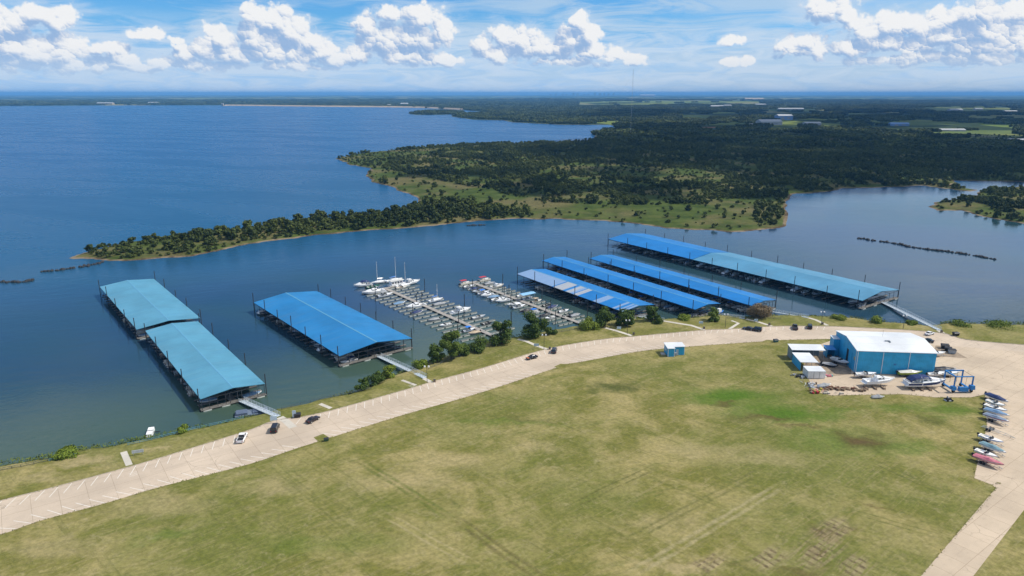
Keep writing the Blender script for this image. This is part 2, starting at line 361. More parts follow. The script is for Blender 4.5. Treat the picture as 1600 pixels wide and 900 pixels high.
        row = t.ramp(t.m('ADD', t.m('SINE', t.m('MULTIPLY', t.m('ADD', u, t.m('MULTIPLY', s2, 3.0)), 3.1)), t.m('MULTIPLY', sp, 1.5)), .7, 1.5); zone = t.m('MULTIPLY', zone, t.ramp(s1, .36, .58)); pcol[0] = t.mix(t.m('MULTIPLY', zone, .6), pcol[0], (.31, .25, .15))
        pcol[0] = t.mix(t.m('MULTIPLY', zone, t.m('MULTIPLY', row, t.ramp(sp, .36, .54, 0, .85))), pcol[0], (.085, .06, .035))
    c = pcol[0]
    c = t.mix(1.0, c, t.mix(t.ramp(fine, 0.25, 0.75), (0.72, 0.73, 0.68), (1.25, 1.23, 1.20)), 'MULTIPLY')
    # bare bank near the water line
    z = t.xyz(g)[2]
    c = t.mix(t.m('MULTIPLY', t.ramp(z, 1.5, 0.3), 0.85), c, t.mix(t.ramp(mid, .4, .6), (0.12, 0.10, 0.05), (0.10, 0.12, 0.03)))
    put(t, p, 'Base Color', c); put(t, p, 'Roughness', 0.95); put(t, p, 'Specular IOR Level', 0.1)
    bm = t.n('ShaderNodeBump', {'Height': fine, 'Strength': 0.5, 'Distance': 0.25}); put(t, p, 'Normal', bm.outputs[0])
    return m
def wild_mat():
    m, t, p = base_mat('wild grass and scrub')
    g = t.n('ShaderNodeNewGeometry').outputs['Position']; x, y, z = t.xyz(g)
    a = t.noise(g, 0.012, 5, 0.6); b = t.noise(g, 0.06, 5, 0.7); f = t.noise(g, 0.5, 4, 0.7)
    c = t.mix(t.ramp(b, 0.35, 0.65), (0.036, 0.058, 0.012), (0.075, 0.100, 0.022))
    c = t.mix(t.m('MULTIPLY', t.ramp(a, 0.44, 0.62), 0.75), c, t.mix(t.ramp(f, .4, .6), (0.10, 0.08, 0.04), (0.19, 0.16, 0.07)))
    c = t.mix(t.m('MULTIPLY', t.ramp(f, 0.5, 0.7), 0.35), c, (0.04, 0.055, 0.015))
    # far country: dark woods broken by paler fields
    r = t.v('LENGTH', t.comb(x, y, 0.0))
    vor = t.n('ShaderNodeTexVoronoi', {'Vector': t.v('MULTIPLY', g, (1, 0.55, 0)), 'Scale': 0.0028, 'Randomness': 1.0}, voronoi_dimensions='2D').outputs['Color']
    pick = t.xyz(vor)[0]
    far_f = t.noise(g, 0.004, 6, 0.7)
    wood = t.mix(t.ramp(far_f, 0.4, 0.65), (0.022, 0.04, 0.012), (0.045, 0.065, 0.02))
    field = t.mix(t.xyz(vor)[1], (0.12, 0.17, 0.03), (0.22, 0.20, 0.08))
    isf = t.m('MULTIPLY', t.ramp(pick, 0.62, 0.66), t.ramp(far_f, 0.38, 0.48))
    fc = t.mix(isf, wood, field)
    c = t.mix(t.ramp(r, 1300, 2400), c, fc)
    jit = t.m('MULTIPLY', t.m('SUBTRACT', far_f, .5), 1.6)
    for (px, py, rx, ry, pc) in ((1112,199,95,45,(.24,.12,.075)),(1285,198,70,40,(.25,.13,.08)),(1325,216,50,25,(.22,.15,.09)),(1400,192,260,160,(.10,.14,.035)),(1500,205,260,120,(.11,.15,.04)),(1480,214,110,16,(.25,.21,.15)),(1000,160,1500,700,(.15,.19,.03)),(1090,163,900,500,(.17,.20,.035)),(880,168,900,300,(.10,.13,.03))):
        q = G(px, py, 3); e = t.v('MULTIPLY', t.v('SUBTRACT', g, tuple(q)), (1 / rx, 1 / ry, 0)); f = t.ramp(t.m('ADD', t.v('LENGTH', e), jit), 1.05, .8)
        c = t.mix(t.m('MULTIPLY', f, .85), c, pc)
    c = t.mix(t.m('MULTIPLY', t.ramp(z, 0.55, 0.2), t.ramp(r, 6000, 2500)), c, t.mix(t.ramp(b, .42, .6), (0.07, 0.05, 0.028), (0.22, 0.17, 0.11)))
    put(t, p, 'Base Color', c); put(t, p, 'Roughness', 0.95); put(t, p, 'Specular IOR Level', 0.05)
    bm = t.n('ShaderNodeBump', {'Height': b, 'Strength': 0.6, 'Distance': 1.5}); put(t, p, 'Normal', bm.outputs[0])
    return m
def concrete_mat(name, col, joints=True):
    m, t, p = base_mat(name)
    g = t.n('ShaderNodeNewGeometry').outputs['Position']
    a = t.noise(g, 0.05, 5, 0.6); b = t.noise(g, 0.5, 5, 0.7); s = t.noise(t.along(g, R(37), .03, .35), 1, 5, 0.6, .3)
    c = t.mix(t.ramp(a, 0.3, 0.7), tuple(k * .86 for k in col), tuple(k * 1.08 for k in col))
    c = t.mix(t.m('MULTIPLY', t.ramp(b, 0.5, 0.75), 0.4), c, tuple(k * .72 for k in col))
    c = t.mix(t.m('MULTIPLY', t.ramp(s, 0.5, 0.72), 0.35), c, tuple(k * .74 for k in col))
    cr = t.n('ShaderNodeTexVoronoi', {'Vector': t.v('ADD', g, t.v('MULTIPLY', t.n('ShaderNodeTexNoise', {'Vector': g, 'Scale': .4, 'Detail': 4}).outputs['Color'], (3, 3, 0))), 'Scale': .09}, voronoi_dimensions='2D', feature='DISTANCE_TO_EDGE').outputs[0]
    c = t.mix(t.m('MULTIPLY', t.ramp(cr, .012, .002), t.m('MULTIPLY', t.ramp(a, .5, .6), .55)), c, tuple(k * .4 for k in col))
    oil = t.noise(g, .35, 3, .5, .6); c = t.mix(t.m('MULTIPLY', t.ramp(oil, .66, .78), .45), c, tuple(k * .45 for k in col))
    if joints:
        mp = t.n('ShaderNodeMapping', {'Vector': g, 'Rotation': (0, 0, R(-36))}).outputs[0]
        br = t.n('ShaderNodeTexBrick', {'Vector': mp, 'Color1': (1, 1, 1, 1), 'Color2': (.93, .93, .93, 1), 'Mortar': (.62, .6, .56, 1), 'Scale': 1.0, 'Mortar Size': 0.05, 'Brick Width': 6.0, 'Row Height': 6.0}, offset=0.0).outputs[0]
        c = t.mix(0.9, c, t.mix(1.0, c, br, 'MULTIPLY'))
    put(t, p, 'Base Color', c); put(t, p, 'Roughness', 0.9); put(t, p, 'Specular IOR Level', 0.2)
    return m
def water_mat():
    m, t, p = base_mat('lake water')
    g = t.n('ShaderNodeNewGeometry').outputs['Position']; x, y, z = t.xyz(g)
    n1 = t.noise(g, 0.36, 4, 0.65, .3); gust = t.noise(t.along(g, R(-20), .0035, .014), 1.0, 5, .6, .6); n2 = t.noise(t.along(g, R(20), .05, .16), 1.0, 4, 0.6, .4)
    big = t.noise(g, 0.006, 3, 0.55, .5)
    r = t.v('LENGTH', t.comb(x, y, 0.0))
    # sheltered water keeps a smoother face than the open lake
    side = t.m('SUBTRACT', y, t.m('MULTIPLY', x, 0.55))
    openl = t.ramp(t.m('ADD', side, t.m('MULTIPLY', t.m('SUBTRACT', big, .5), 160)), 430, 620)
    murk = t.mix(t.ramp(big, .35, .65), (0.018, 0.052, 0.066), (0.028, 0.060, 0.090))
    bank = t.m('MULTIPLY', t.m('SUBTRACT', y, t.m('ADD', 279.0, t.m('MULTIPLY', x, t.m('ADD', .55, t.ramp(x, 10, -10, -.18, .18))))), .81)
    murk = t.mix(t.m('MULTIPLY', t.ramp(bank, 75, 4), t.ramp(x, 150, 20)), murk, (0.050, 0.085, 0.062))
    c = t.mix(openl, t.mix(t.ramp(gust, .4, .65), murk, t.mix(1.0, murk, (.75, .85, 1.15), 'MULTIPLY')), t.mix(t.ramp(r, 300, 1600), (0.004, 0.070, 0.150), (0.002, 0.068, 0.185)))
    put(t, p, 'Base Color', c)
    put(t, p, 'Roughness', t.m('ADD', t.ramp(openl, 0, 1, 0.08, 0.26), t.ramp(gust, .42, .62, 0, .05))); put(t, p, 'IOR', 1.33); put(t, p, 'Specular IOR Level', t.ramp(openl, 0, 1, .5, .3))
    h = t.m('ADD', t.m('MULTIPLY', n1, t.ramp(openl, 0, 1, 0.5, 1.3)), t.m('MULTIPLY', n2, t.m('MULTIPLY', t.ramp(openl, 0, 1, 0.9, 1.7), t.ramp(gust, .35, .65, .6, 1.15))))
    bm = t.n('ShaderNodeBump', {'Height': h, 'Strength': t.ramp(openl, 0, 1, .38, .8), 'Distance': 0.3}); put(t, p, 'Normal', bm.outputs[0])
    return m
M_LAWN, M_WILD, M_WATER = lawn_mat(), wild_mat(), water_mat()
M_CONC = concrete_mat('pale concrete', (0.52, 0.425, 0.325)); M_YARD = concrete_mat('yard concrete', (0.51, 0.41, 0.30))
M_PATH = concrete_mat('path concrete', (0.52, 0.48, 0.41), False)
M_DIRT = mat('yard dirt', (0.26, 0.20, 0.14), 0.95, 0, 0.35, 0.5)

# ground sheets ------------------------------------------------------
xs = np.concatenate([np.linspace(-900, -300, 40)[:-1], np.arange(-300, 460, 1.5), np.linspace(460, 1400, 50)])
ys = np.concatenate([np.linspace(-600, 90, 40)[:-1], np.arange(90, 372, 1.5)])
X, Y = np.meshgrid(xs, ys, indexing='ij')
def near_z(P):
    sd = np.where(inside(P, L1), 1, -1) * seg_dist(P, near_shore, False) + wob(P, 9, 21) * .5
    return sd, np.where(sd > 0, 2.0 * ss((sd + .3) / 5.5), -1.3 * ss(-sd / 5))
struct(link('ground', grid_mesh('ground', X, Y, near_z, M_LAWN, lambda P: np.full(len(P), -7.0))))
az = np.radians(np.linspace(-62, 62, 900)); rr = np.geomspace(330, 52000, 560)
AZ, RR = np.meshgrid(az, rr, indexing='ij')
def mz(P): sd = mid_sd(P); return sd, mid_height(P, sd)
struct(link('land', grid_mesh('land', RR * np.sin(AZ), RR * np.cos(AZ), mz, M_WILD, lambda P: -9.0 - np.hypot(P[:, 0], P[:, 1]) * .02)))
wb = MB(); n = 160; wb.add([(0, 0, 0)] + [(52000 * math.cos(2 * PI * i / n), 52000 * math.sin(2 * PI * i / n), 0) for i in range(n)], [(0, 1 + i, 1 + (i + 1) % n) for i in range(n)])
struct(wb.build('water', M_WATER))

def smooth_line(pts, step=2.0):
    """Catmull-Rom through 2-D points"""
    P = [np.array(p[:2], float) for p in pts]; P = [2 * P[0] - P[1]] + P + [2 * P[-1] - P[-2]]; out = []
    for i in range(1, len(P) - 2):
        n = max(2, int(np.linalg.norm(P[i + 1] - P[i]) / step))
        for k in range(n):
            t = k / n; a, b, c, d = P[i - 1], P[i], P[i + 1], P[i + 2]
            out.append(0.5 * ((2 * b) + (c - a) * t + (2 * a - 5 * b + 4 * c - d) * t * t + (3 * b - a - 3 * c + d) * t ** 3))
    out.append(P[-2]); return out
LZ = 2.0
up_px = [(-260,858),(-120,818),(0,783),(87,761),(219,725),(337,689),(394,671),(431,657),(500,646),(637,608.3),(678,596),(759,574),(853,546),(937,531),(1000,525),(1100,516),(1138,514.5),(1214,510),(1295,510),(1345,512),(1435,517),(1480,522),(1511,531),(1600,539),(1720,548)]
lo_px = [(-260,914),(-120,872),(0,836),(62,814),(159,788),(250,761),(390,725),(475,697),(625,650),(750,614),(872,574),(906,566),(1000,549),(1072,542),(1140,537),(1192,533.5),(1220,531.5),(1306,529.5)]
up_line = smooth_line([G(*p, LZ) for p in up_px]); lo_line = smooth_line([G(*p, LZ) for p in lo_px])
road = MB().poly(up_line[:] + [G(1720, 640, LZ)[:2], G(1600, 640, LZ)[:2], G(1539,617,LZ)[:2], G(1440, 600, LZ)[:2], G(1330, 560, LZ)[:2]] + lo_line[::-1], LZ + .02)
struct(road.build('road', M_CONC))
yard_px = [(1306,529.5),(1262,545),(1256,560),(1258,580),(1265,596),(1273,612),(1300,618),(1411,616),(1460,621),(1517,621),(1539,616.5),(1540,626),(1542,667),(1533,698),(1522,747),(1551,758),(1556,763),(1439,900),(1330,1060),(1408,1060),(1521,900),(1600,797),(1640,745),(1760,640),(2300,640),(2300,585),(1720,560),(1480,540),(1330,529)]
struct(MB().poly([G(*p, LZ)[:2] for p in yard_px], LZ + .04).build('yard_pavement', M_YARD))
struct(MB().poly([G(*p, LZ)[:2] for p in [(1262,546),(1330,548),(1330,585),(1300,588),(1268,592),(1258,580),(1257,560)]], LZ + .06).build('dirt_patch', M_DIRT))
struct(MB().poly([G(*p, LZ)[:2] for p in [(1462,540),(1478,541),(1512,560),(1470,557),(1458,551)]], LZ + .06).build('dirt_patch', M_DIRT))
M_GRASS2 = M_LAWN
for isl in ([(490,683.5),(505,678),(515,684),(521,681),(500,690),(496,689)], [(866,573),(876,568.5),(884,569),(905,566),(890,571),(874,577)], [(1190,534),(1198,531),(1212,532),(1222,531.8),(1216,536),(1194,537)]):
    struct(MB().poly([G(*p, LZ)[:2] for p in isl], LZ + .05).build('grass_island', M_LAWN))
M_KERB = mat('kerb concrete', (0.42, 0.36, 0.29), 0.9)
kb = MB()
for a, b in zip(up_line[:-1], up_line[1:]): kb.bar((*a, LZ + .05), (*b, LZ + .05), .14, sq=True)
struct(kb.build('kerb', M_KERB))
paths = [[(436,653),(446,656),(462,666),(452,672)],[(1170,1),],]
def ribbon(pts, w, z, name, m):
    P = [np.array(G(*p, z)[:2]) for p in pts]; Lp, Rp = [], []
    for i, p in enumerate(P):
        d = P[min(i + 1, len(P) - 1)] - P[max(i - 1, 0)]; d = d / np.linalg.norm(d); n = np.array((-d[1], d[0])) * w / 2
        Lp.append(p + n); Rp.append(p - n)
    b = MB(); n = len(P); b.add([(*q, z + .03) for q in Lp] + [(*q, z + .03) for q in Rp], [(i, n + i, n + i + 1, i + 1) for i in range(n - 1)])
    return struct(b.build(name, m))
for pts, w in [([(437,652),(447,658),(458,668)], 2.4), ([(662,591),(675,598)], 1.6), ([(809,530),(822,533),(838,540),(856,546)], 1.7), ([(945,512),(962,516.5),(987,524.5)], 1.7),
               ([(1037,501.5),(1055,504.5),(1080,508.5),(1101,515.5)], 1.7), ([(1166,498.5),(1185,503),(1208,510.5)], 1.7), ([(1263,496.5),(1275,500),(1293,508.5)], 1.7), ([(1466,516),(1474,521)], 2.0),
               ([(193,706),(202,727)], 1.7), ([(628,594),(650,602)], 1.2), ([(1143,501),(1154,505),(1140,514)], 1.3), ([(500,631),(517,638)], 1.4)]:
    ribbon(pts, w, LZ, 'path', M_PATH)
# parking bay lines
M_PAINT = mat('white road paint', (0.66, 0.62, 0.55), 0.7, 0, 0.15, 2.0)
st = MB()
def stripes(line, ang, length, step, skip, s0, s1):
    acc = 0.0; nxt = s0
    for a, b in zip(line[:-1], line[1:]):
        d = np.linalg.norm(b - a); tv = (b - a) / d
        while acc + d >= nxt:
            p = a + tv * (nxt - acc); nxt += step
            if nxt > s1 or any(lo < nxt < hi for lo, hi in skip): continue
            k = math.atan2(tv[1], tv[0]) + ang; e = np.array((math.cos(k), math.sin(k))); f = np.array((-e[1], e[0])) * .085
            p = p + e * .35; q = p + e * length
            st.add([(*(p + f), LZ + .026), (*(p - f), LZ + .026), (*(q - f), LZ + .026), (*(q + f), LZ + .026)], [(0, 1, 2, 3) if np.cross(p - f - p - f, q - p) > 0 else (3, 2, 1, 0)])
        acc += d
def arclen(line, px):
    q = np.array(G(*px, LZ)[:2]); i = min(range(len(line)), key=lambda k: np.linalg.norm(line[k] - q))
    return sum(np.linalg.norm(line[k + 1] - line[k]) for k in range(i))
stripes(up_line, R(-117), 4.8, 3.0, [(arclen(up_line, (405, 668)), arclen(up_line, (478, 650)))], 1.0, arclen(up_line, (1300, 510)))
stripes(lo_line, R(126), 4.9, 3.05, [(arclen(lo_line, (478, 694)), arclen(lo_line, (530, 678))), (arclen(lo_line, (858, 577)), arclen(lo_line, (912, 565)))], 1.0, arclen(lo_line, (1060, 543)))
for c0 in ((211,735),(643,600)):
    a = G(*c0, LZ); 
    for k in range(3): st.box(-1.0, 1.0, -.06, .06, LZ + .024, LZ + .027, R(36), (a[0] + k * .5, a[1] - 1.2 - k * .7, 0))
struct(st.build('parking_stripes', M_PAINT))

# ------------------------------------------------------------------ shared object materials
def roof_mat(name, col, rough=0.45, pitch_axis='y', fade=(0.75, 0.85, 0.9), famt=0.35, patches=None, pcols=None):
    m, t, p = base_mat(name)
    o = t.n('ShaderNodeTexCoord').outputs['Object']; x, y, z = t.xyz(o)
    run = t.noise(t.v('MULTIPLY', o, (0.03, 0.9, 0.0)), 1.0, 4, 0.6)       # rust and fade runs down the slope
    big = t.noise(o, 0.08, 4, 0.6)
    dark_run = t.noise(t.v('ADD', t.v('MULTIPLY', o, (0.05, 0.35, 0.0)), (7, 3, 0)), 1.0, 3, 0.6)
    c = t.mix(t.ramp(big, 0.3, 0.7), tuple(k * .86 for k in col), tuple(min(1, k * 1.08) for k in col))
    c = t.mix(t.m('MULTIPLY', t.ramp(run, 0.52, 0.75), famt), c, tuple(min(1, col[i] * .6 + .4 * fade[i] * (col[1] + .15)) for i in range(3)))
    c = t.mix(t.m('MULTIPLY', t.ramp(dark_run, .54, .72), famt * .5), c, (col[0] * .55, col[1] * .75, col[2] * .95))
    for (y0, y1, x0, x1, pc) in (patches or []):
        f = t.m('MULTIPLY', t.m('MULTIPLY', t.m('GREATER_THAN', y, y0), t.m('LESS_THAN', y, y1)), t.m('MULTIPLY', t.m('GREATER_THAN', x, x0), t.m('LESS_THAN', x, x1)))
        c = t.mix(f, c, pc)
    rib = t.m('ABSOLUTE', t.m('SUBTRACT', t.m('FRACT', t.m('MULTIPLY', y, 1.1)), 0.5))
    sheet = t.m('LESS_THAN', t.m('FRACT', t.m('MULTIPLY', y, 0.18)), 0.03)
    c = t.mix(t.m('MULTIPLY', sheet, 0.45), c, tuple(k * .6 for k in col))
    put(t, p, 'Base Color', c); put(t, p, 'Roughness', rough); put(t, p, 'Specular IOR Level', 0.4)
    bm = t.n('ShaderNodeBump', {'Height': rib, 'Strength': 0.35, 'Distance': 0.08}); put(t, p, 'Normal', bm.outputs[0])
    return m
AQUA, BLUE, BLUE2, TEAL = (0.088, 0.275, 0.385), (0.012, 0.172, 0.40), (0.009, 0.165, 0.45), (0.082, 0.25, 0.385)
M_STEEL = mat('dark steel', (0.05, 0.055, 0.06), 0.6, 0.2); M_GALV = mat('galvanised steel', (0.38, 0.41, 0.43), 0.45, 0.4)
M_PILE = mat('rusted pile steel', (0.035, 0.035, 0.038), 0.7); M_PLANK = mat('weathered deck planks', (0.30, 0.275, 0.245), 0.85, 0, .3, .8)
M_FLOAT = mat('white float shell', (0.52, 0.53, 0.49), 0.6, 0, .25, .7); M_DGREEN = mat('grey green deck', (0.12, 0.135, 0.12), 0.8, 0, .3, .8)
M_WHITE = mat('white gelcoat', (0.80, 0.80, 0.79), 0.25, 0, .05); M_CREAM = mat('cream gelcoat', (0.68, 0.65, 0.57), 0.3, 0, .08); M_GREYB = mat('grey hull', (0.42, 0.44, 0.46), 0.4)
M_NAVY = mat('navy canvas', (0.012, 0.028, 0.11), 0.6); M_SKYC = mat('light blue canvas', (0.15, 0.26, 0.40), 0.7); M_BLUEC = mat('bright blue canvas', (0.02, 0.16, 0.55), 0.6)
M_RED = mat('red canvas', (0.42, 0.03, 0.04), 0.6); M_PINK = mat('faded red gelcoat', (0.52, 0.16, 0.20), 0.5); M_GREEN = mat('lime green gelcoat', (0.28, 0.38, 0.03), 0.4)
M_GLASS = mat('dark tinted glass', (0.02, 0.025, 0.03), 0.08, 0, .05, 1, .6); M_BLACK = mat('black plastic', (0.02, 0.02, 0.022), 0.5); M_RUBBER = mat('tyre rubber', (0.025, 0.025, 0.025), 0.9)
M_SILVER = mat('aluminium', (0.55, 0.56, 0.57), 0.35, 0.7); M_TAN = mat('tan vinyl', (0.42, 0.33, 0.23), 0.7); M_GREYC = mat('grey canvas', (0.30, 0.31, 0.32), 0.8)
M_LIFT = mat('blue crane paint', (0.03, 0.20, 0.48), 0.5); M_WOOD = mat('weathered timber', (0.22, 0.16, 0.11), 0.9, 0, .4)

# ------------------------------------------------------------------ boats (bow towards +x, waterline at z = 0)
def hull_rings(L, Bm, H, t0, t1, k=2.1):
    ts = [0, t0, t0 + .002, (t0 + t1) / 2, t1, t1 + .002, .68, .78, .87, .94, 1.0]; rings = []
    for t in ts:
        h = Bm / 2 * (0.9 + 0.1 * math.sin(PI * min(1, t / .5) / 2)) * (1 - (max(0, t - .42) / .58) ** k); h = max(h, .03)
        sh = H * (.82 + .30 * t * t); ke = -.3 * H + (t ** 5) * H * 1.0; ch = ke + (sh - ke) * .38
        zi = sh + .02 if not (t0 + .001 < t < t1 + .001) else sh - .55 * H
        x = (t - .5) * L; xc = x - (sh - ch) * .25 * (t > .8); xk = x - (sh - ke) * .45 * t ** 3
        rings.append([(x, h, sh), (xc, h * .86, ch), (xk, 0, ke), (xc, -h * .86, ch), (x, -h, sh), (x, -h * .84, zi), (x, 0, zi + .05 * (zi > sh)), (x, h * .84, zi)])
    return rings
def hull(L, Bm, H, t0=.06, t1=.54, k=2.1): return MB().loft(hull_rings(L, Bm, H, t0, t1, k))
def stripe_mb(L, Bm, H, lo=.55, hi=.85):
    b = MB(); 
    for s in (1, -1):
        top, bot = [], []
        for r in hull_rings(L, Bm, H, .06, .54):
            a, c = np.array(r[0 if s > 0 else 4]), np.array(r[1 if s > 0 else 3]); o = np.array((0, s * .015, 0))
            top.append(tuple(c + (a - c) * hi + o)); bot.append(tuple(c + (a - c) * lo + o))
        n = len(top); b.add(top + bot, [((i, n + i, n + i + 1, i + 1) if s < 0 else (i, i + 1, n + i + 1, n + i)) for i in range(n - 1)])
    return b
def engine(L, H, y=0.0):
    return MB().frustum((-L / 2 - .75, -L / 2 - .12, y - .24, y + .24), H * .55, (-L / 2 - .62, -L / 2 - .15, y - .2, y + .2), H * .55 + .62).box(-L / 2 - .5, -L / 2 - .3, y - .07, y + .07, -.35, H * .55)
def runabout(label, L=6.2, Bm=2.3, H=.85, hm=None, sm=None, cover=None, top=None, cat='boat', name='motorboat', eng=True):
    r = thing(name, label, cat)
    hull(L, Bm, H).build('hull', hm or M_WHITE, r)
    if sm: stripe_mb(L, Bm, H).build('stripe', sm, r)
    if cover:
        rings = []
        for t, hh in ((.01, .10), (.12, .28), (.3, .42), (.52, .62), (.60, .45), (.74, .22), (.9, .08)):
            h = Bm / 2 * 1.02 * (1 - (max(0, t - .42) / .58) ** 2.1); sh = H * (.82 + .3 * t * t); x = (t - .5) * L
            rings.append([(x, h, sh - .1), (x, h * .98, sh + .05), (x, h * .45, sh + hh), (x, 0, sh + hh * 1.12), (x, -h * .45, sh + hh), (x, -h * .98, sh + .05), (x, -h, sh - .1)])
        MB().loft(rings).build('cover', cover, r)
    else:
        sm_ = M_CREAM if hm is not M_CREAM else M_TAN
        for y in (-.5, .5): MB().box(-.05 * L, .02 * L, y * Bm * .5 - .25, y * Bm * .5 + .25, H * .35, H * .95).box(-.08 * L, -.05 * L, y * Bm * .5 - .25, y * Bm * .5 + .25, H * .35, H * 1.35).build('seat', sm_, r)
        MB().box(-.42 * L, -.32 * L, -Bm * .36, Bm * .36, H * .35, H * .8).build('bench_seat', sm_, r)
        w = MB(); x = .05 * L; h = Bm * .42; z = H * .9
        w.add([(x - .5, h, z), (x + .25, h * .7, z), (x + .45, 0, z), (x + .25, -h * .7, z), (x - .5, -h, z), (x - .7, h * .95, z + .5), (x - .1, h * .62, z + .55), (x + .02, 0, z + .55), (x - .1, -h * .62, z + .55), (x - .7, -h * .95, z + .5)],
              [(0, 1, 6, 5), (1, 2, 7, 6), (2, 3, 8, 7), (3, 4, 9, 8)]).build('windshield', M_GLASS, r)
    if top:
        b = MB(); z = H + 1.35; rings = []
        for x, dz in ((-.30, -.12), (-.25, 0), (-.05, .06), (.06, 0), (.1, -.1)):
            rings.append([(x * L, Bm * .46, z + dz - .1), (x * L, Bm * .3, z + dz + .03), (x * L, 0, z + dz + .07), (x * L, -Bm * .3, z + dz + .03), (x * L, -Bm * .46, z + dz - .1), (x * L, -Bm * .3, z + dz - .02), (x * L, 0, z + dz + .02), (x * L, Bm * .3, z + dz - .02)])
        c = b.loft(rings).build('canopy', top, r)
        f = MB()
        for x in (-.25, .05):
            for y in (-1, 1): f.bar((-.08 * L, y * Bm * .44, H * .85), (x * L, y * Bm * .44, z - .08), .03)
            f.bar((x * L, -Bm * .44, z - .08), (x * L, Bm * .44, z - .08), .03)
        f.build('frame', M_SILVER, c)
    if eng: engine(L, H).build('outboard_motor', M_BLACK, r)
    return r
def cruiser(label, L=10.5, Bm=3.4, H=1.5, hm=None, sm=None, top=None, fly=False, cat='cabin cruiser'):
    r = thing('cabin_cruiser', label, cat)
    hull(L, Bm, H, .05, .34).build('hull', hm or M_WHITE, r)
    if sm: stripe_mb(L, Bm, H, .25, .8).build('stripe', sm, r)
    z = H * .9; rings = []
    for t, w, hh in ((.36, .78, .95), (.5, .76, 1.0), (.60, .66, .75), (.74, .48, .42), (.86, .2, .18)):
        x = (t - .5) * L; h = Bm / 2 * w; zz = z + H * .25 * t * t
        rings.append([(x, h, zz - .15), (x, h * .82, zz + hh), (x, 0, zz + hh * 1.06), (x, -h * .82, zz + hh), (x, -h, zz - .15)])
    cab = MB().loft(rings).build('cabin', M_WHITE, r)
    g = MB()
    for s in (1, -1):
        g.add([(-.12 * L, s * Bm * .375, z + .42), (.09 * L, s * Bm * .335, z + .45), (.07 * L, s * Bm * .305, z + .80), (-.12 * L, s * Bm * .345, z + .85)], [(0, 1, 2, 3) if s < 0 else (3, 2, 1, 0)])
    x0 = .105 * L; g.add([(x0, -Bm * .30, z + .80), (x0, Bm * .30, z + .80), (x0 - .55, Bm * .27, z + 1.25), (x0 - .55, -Bm * .27, z + 1.25)], [(0, 1, 2, 3)])
    g.build('window', M_GLASS, cab)
    a = MB(); xa = -.2 * L; za = z + 1.75
    for s in (1, -1): a.bar((xa - .5, s * Bm * .42, z), (xa + .15, s * Bm * .34, za), .11, sq=True)
    a.bar((xa + .15, -Bm * .34, za), (xa + .15, Bm * .34, za), .12, sq=True); a.build('radar_arch', M_WHITE, r)
    rl = MB()
    pts = [((t - .5) * L, Bm * .47 * (1 - (max(0, t - .42) / .58) ** 2.1) + .02, H * (.82 + .3 * t * t) + .5) for t in (.55, .7, .82, .92, .99)]
    for s in (1, -1):
        q = [(x, s * y, zz) for x, y, zz in pts]; rl.path(q, .025, 5)
        for p in q: rl.bar(p, (p[0], p[1], p[2] - .5), .02, 5)
    rl.build('bow_rail', M_SILVER, r)
    MB().box(-L / 2 - .8, -L / 2 + .02, -Bm * .4, Bm * .4, H * .25, H * .33).build('swim_platform', M_WHITE, r)
    if fly:
        f = MB().frustum((-.22 * L, .02 * L, -Bm * .33, Bm * .33), z + 1.0, (-.24 * L, -.02 * L, -Bm * .35, Bm * .35), z + 1.55); f.build('flybridge', M_WHITE, r)
    if top:
        b = MB(); zt = z + 1.85; rr2 = []
        for x, dz, w in ((-.44, -1.2, .40), (-.34, -.35, .42), (-.2, 0, .40), (-.02, -.1, .36), (.08, -.75, .30)):
            rr2.append([(x * L, Bm * w, zt + dz - .55), (x * L, Bm * w * .8, zt + dz), (x * L, 0, zt + dz + .1), (x * L, -Bm * w * .8, zt + dz), (x * L, -Bm * w, zt + dz - .55)])
        b.loft(rr2).build('canopy', top, r)
    return r
def sailboat(label, L=9.0, mast=11.5, cov=None):
    Bm, H = L * .31, 1.05
    r = thing('sailboat', label, 'sailboat')
    hull(L, Bm, H, .08, .28, 1.9).build('hull', M_WHITE, r)
    rings = []
    for t, w, hh in ((.3, .55, .5), (.55, .5, .48), (.72, .32, .3), (.8, .16, .12)):
        x = (t - .5) * L; h = Bm / 2 * w; rings.append([(x, h, H * .85), (x, h * .85, H + hh), (x, -h * .85, H + hh), (x, -h, H * .85)])
    MB().loft(rings).build('cabin', M_WHITE, r)
    mx = .1 * L
    MB().bar((mx, 0, H), (mx, 0, H + mast), .12, 8, .09).bar((mx, -.7, H + mast * .55), (mx, .7, H + mast * .55), .05).build('mast', M_WHITE, r)
    MB().bar((mx, 0, H + 1.3), (mx - .40 * L, 0, H + 1.25), .06, 8).build('boom', M_SILVER, r)
    MB().loft([[(x, .05 + w, z), (x, 0, z + .1 + w), (x, -.05 - w, z), (x, 0, z - .1)] for x, w, z in ((mx - .1, .16, H + 1.55), (mx - .2 * L, .14, H + 1.45), (mx - .39 * L, .06, H + 1.36))]).build('sail_cover', cov or M_BLUEC, r)
    s = MB().bar((mx, 0, H + mast), (L * .49, 0, H + .1), .018, 4).bar((mx, 0, H + mast), (-L * .48, 0, H), .018, 4)
    for k in (1, -1): s.bar((mx, 0, H + mast), (mx - .2, k * Bm * .45, H), .016, 4)
    s.build('rigging', M_STEEL, r)
    return r
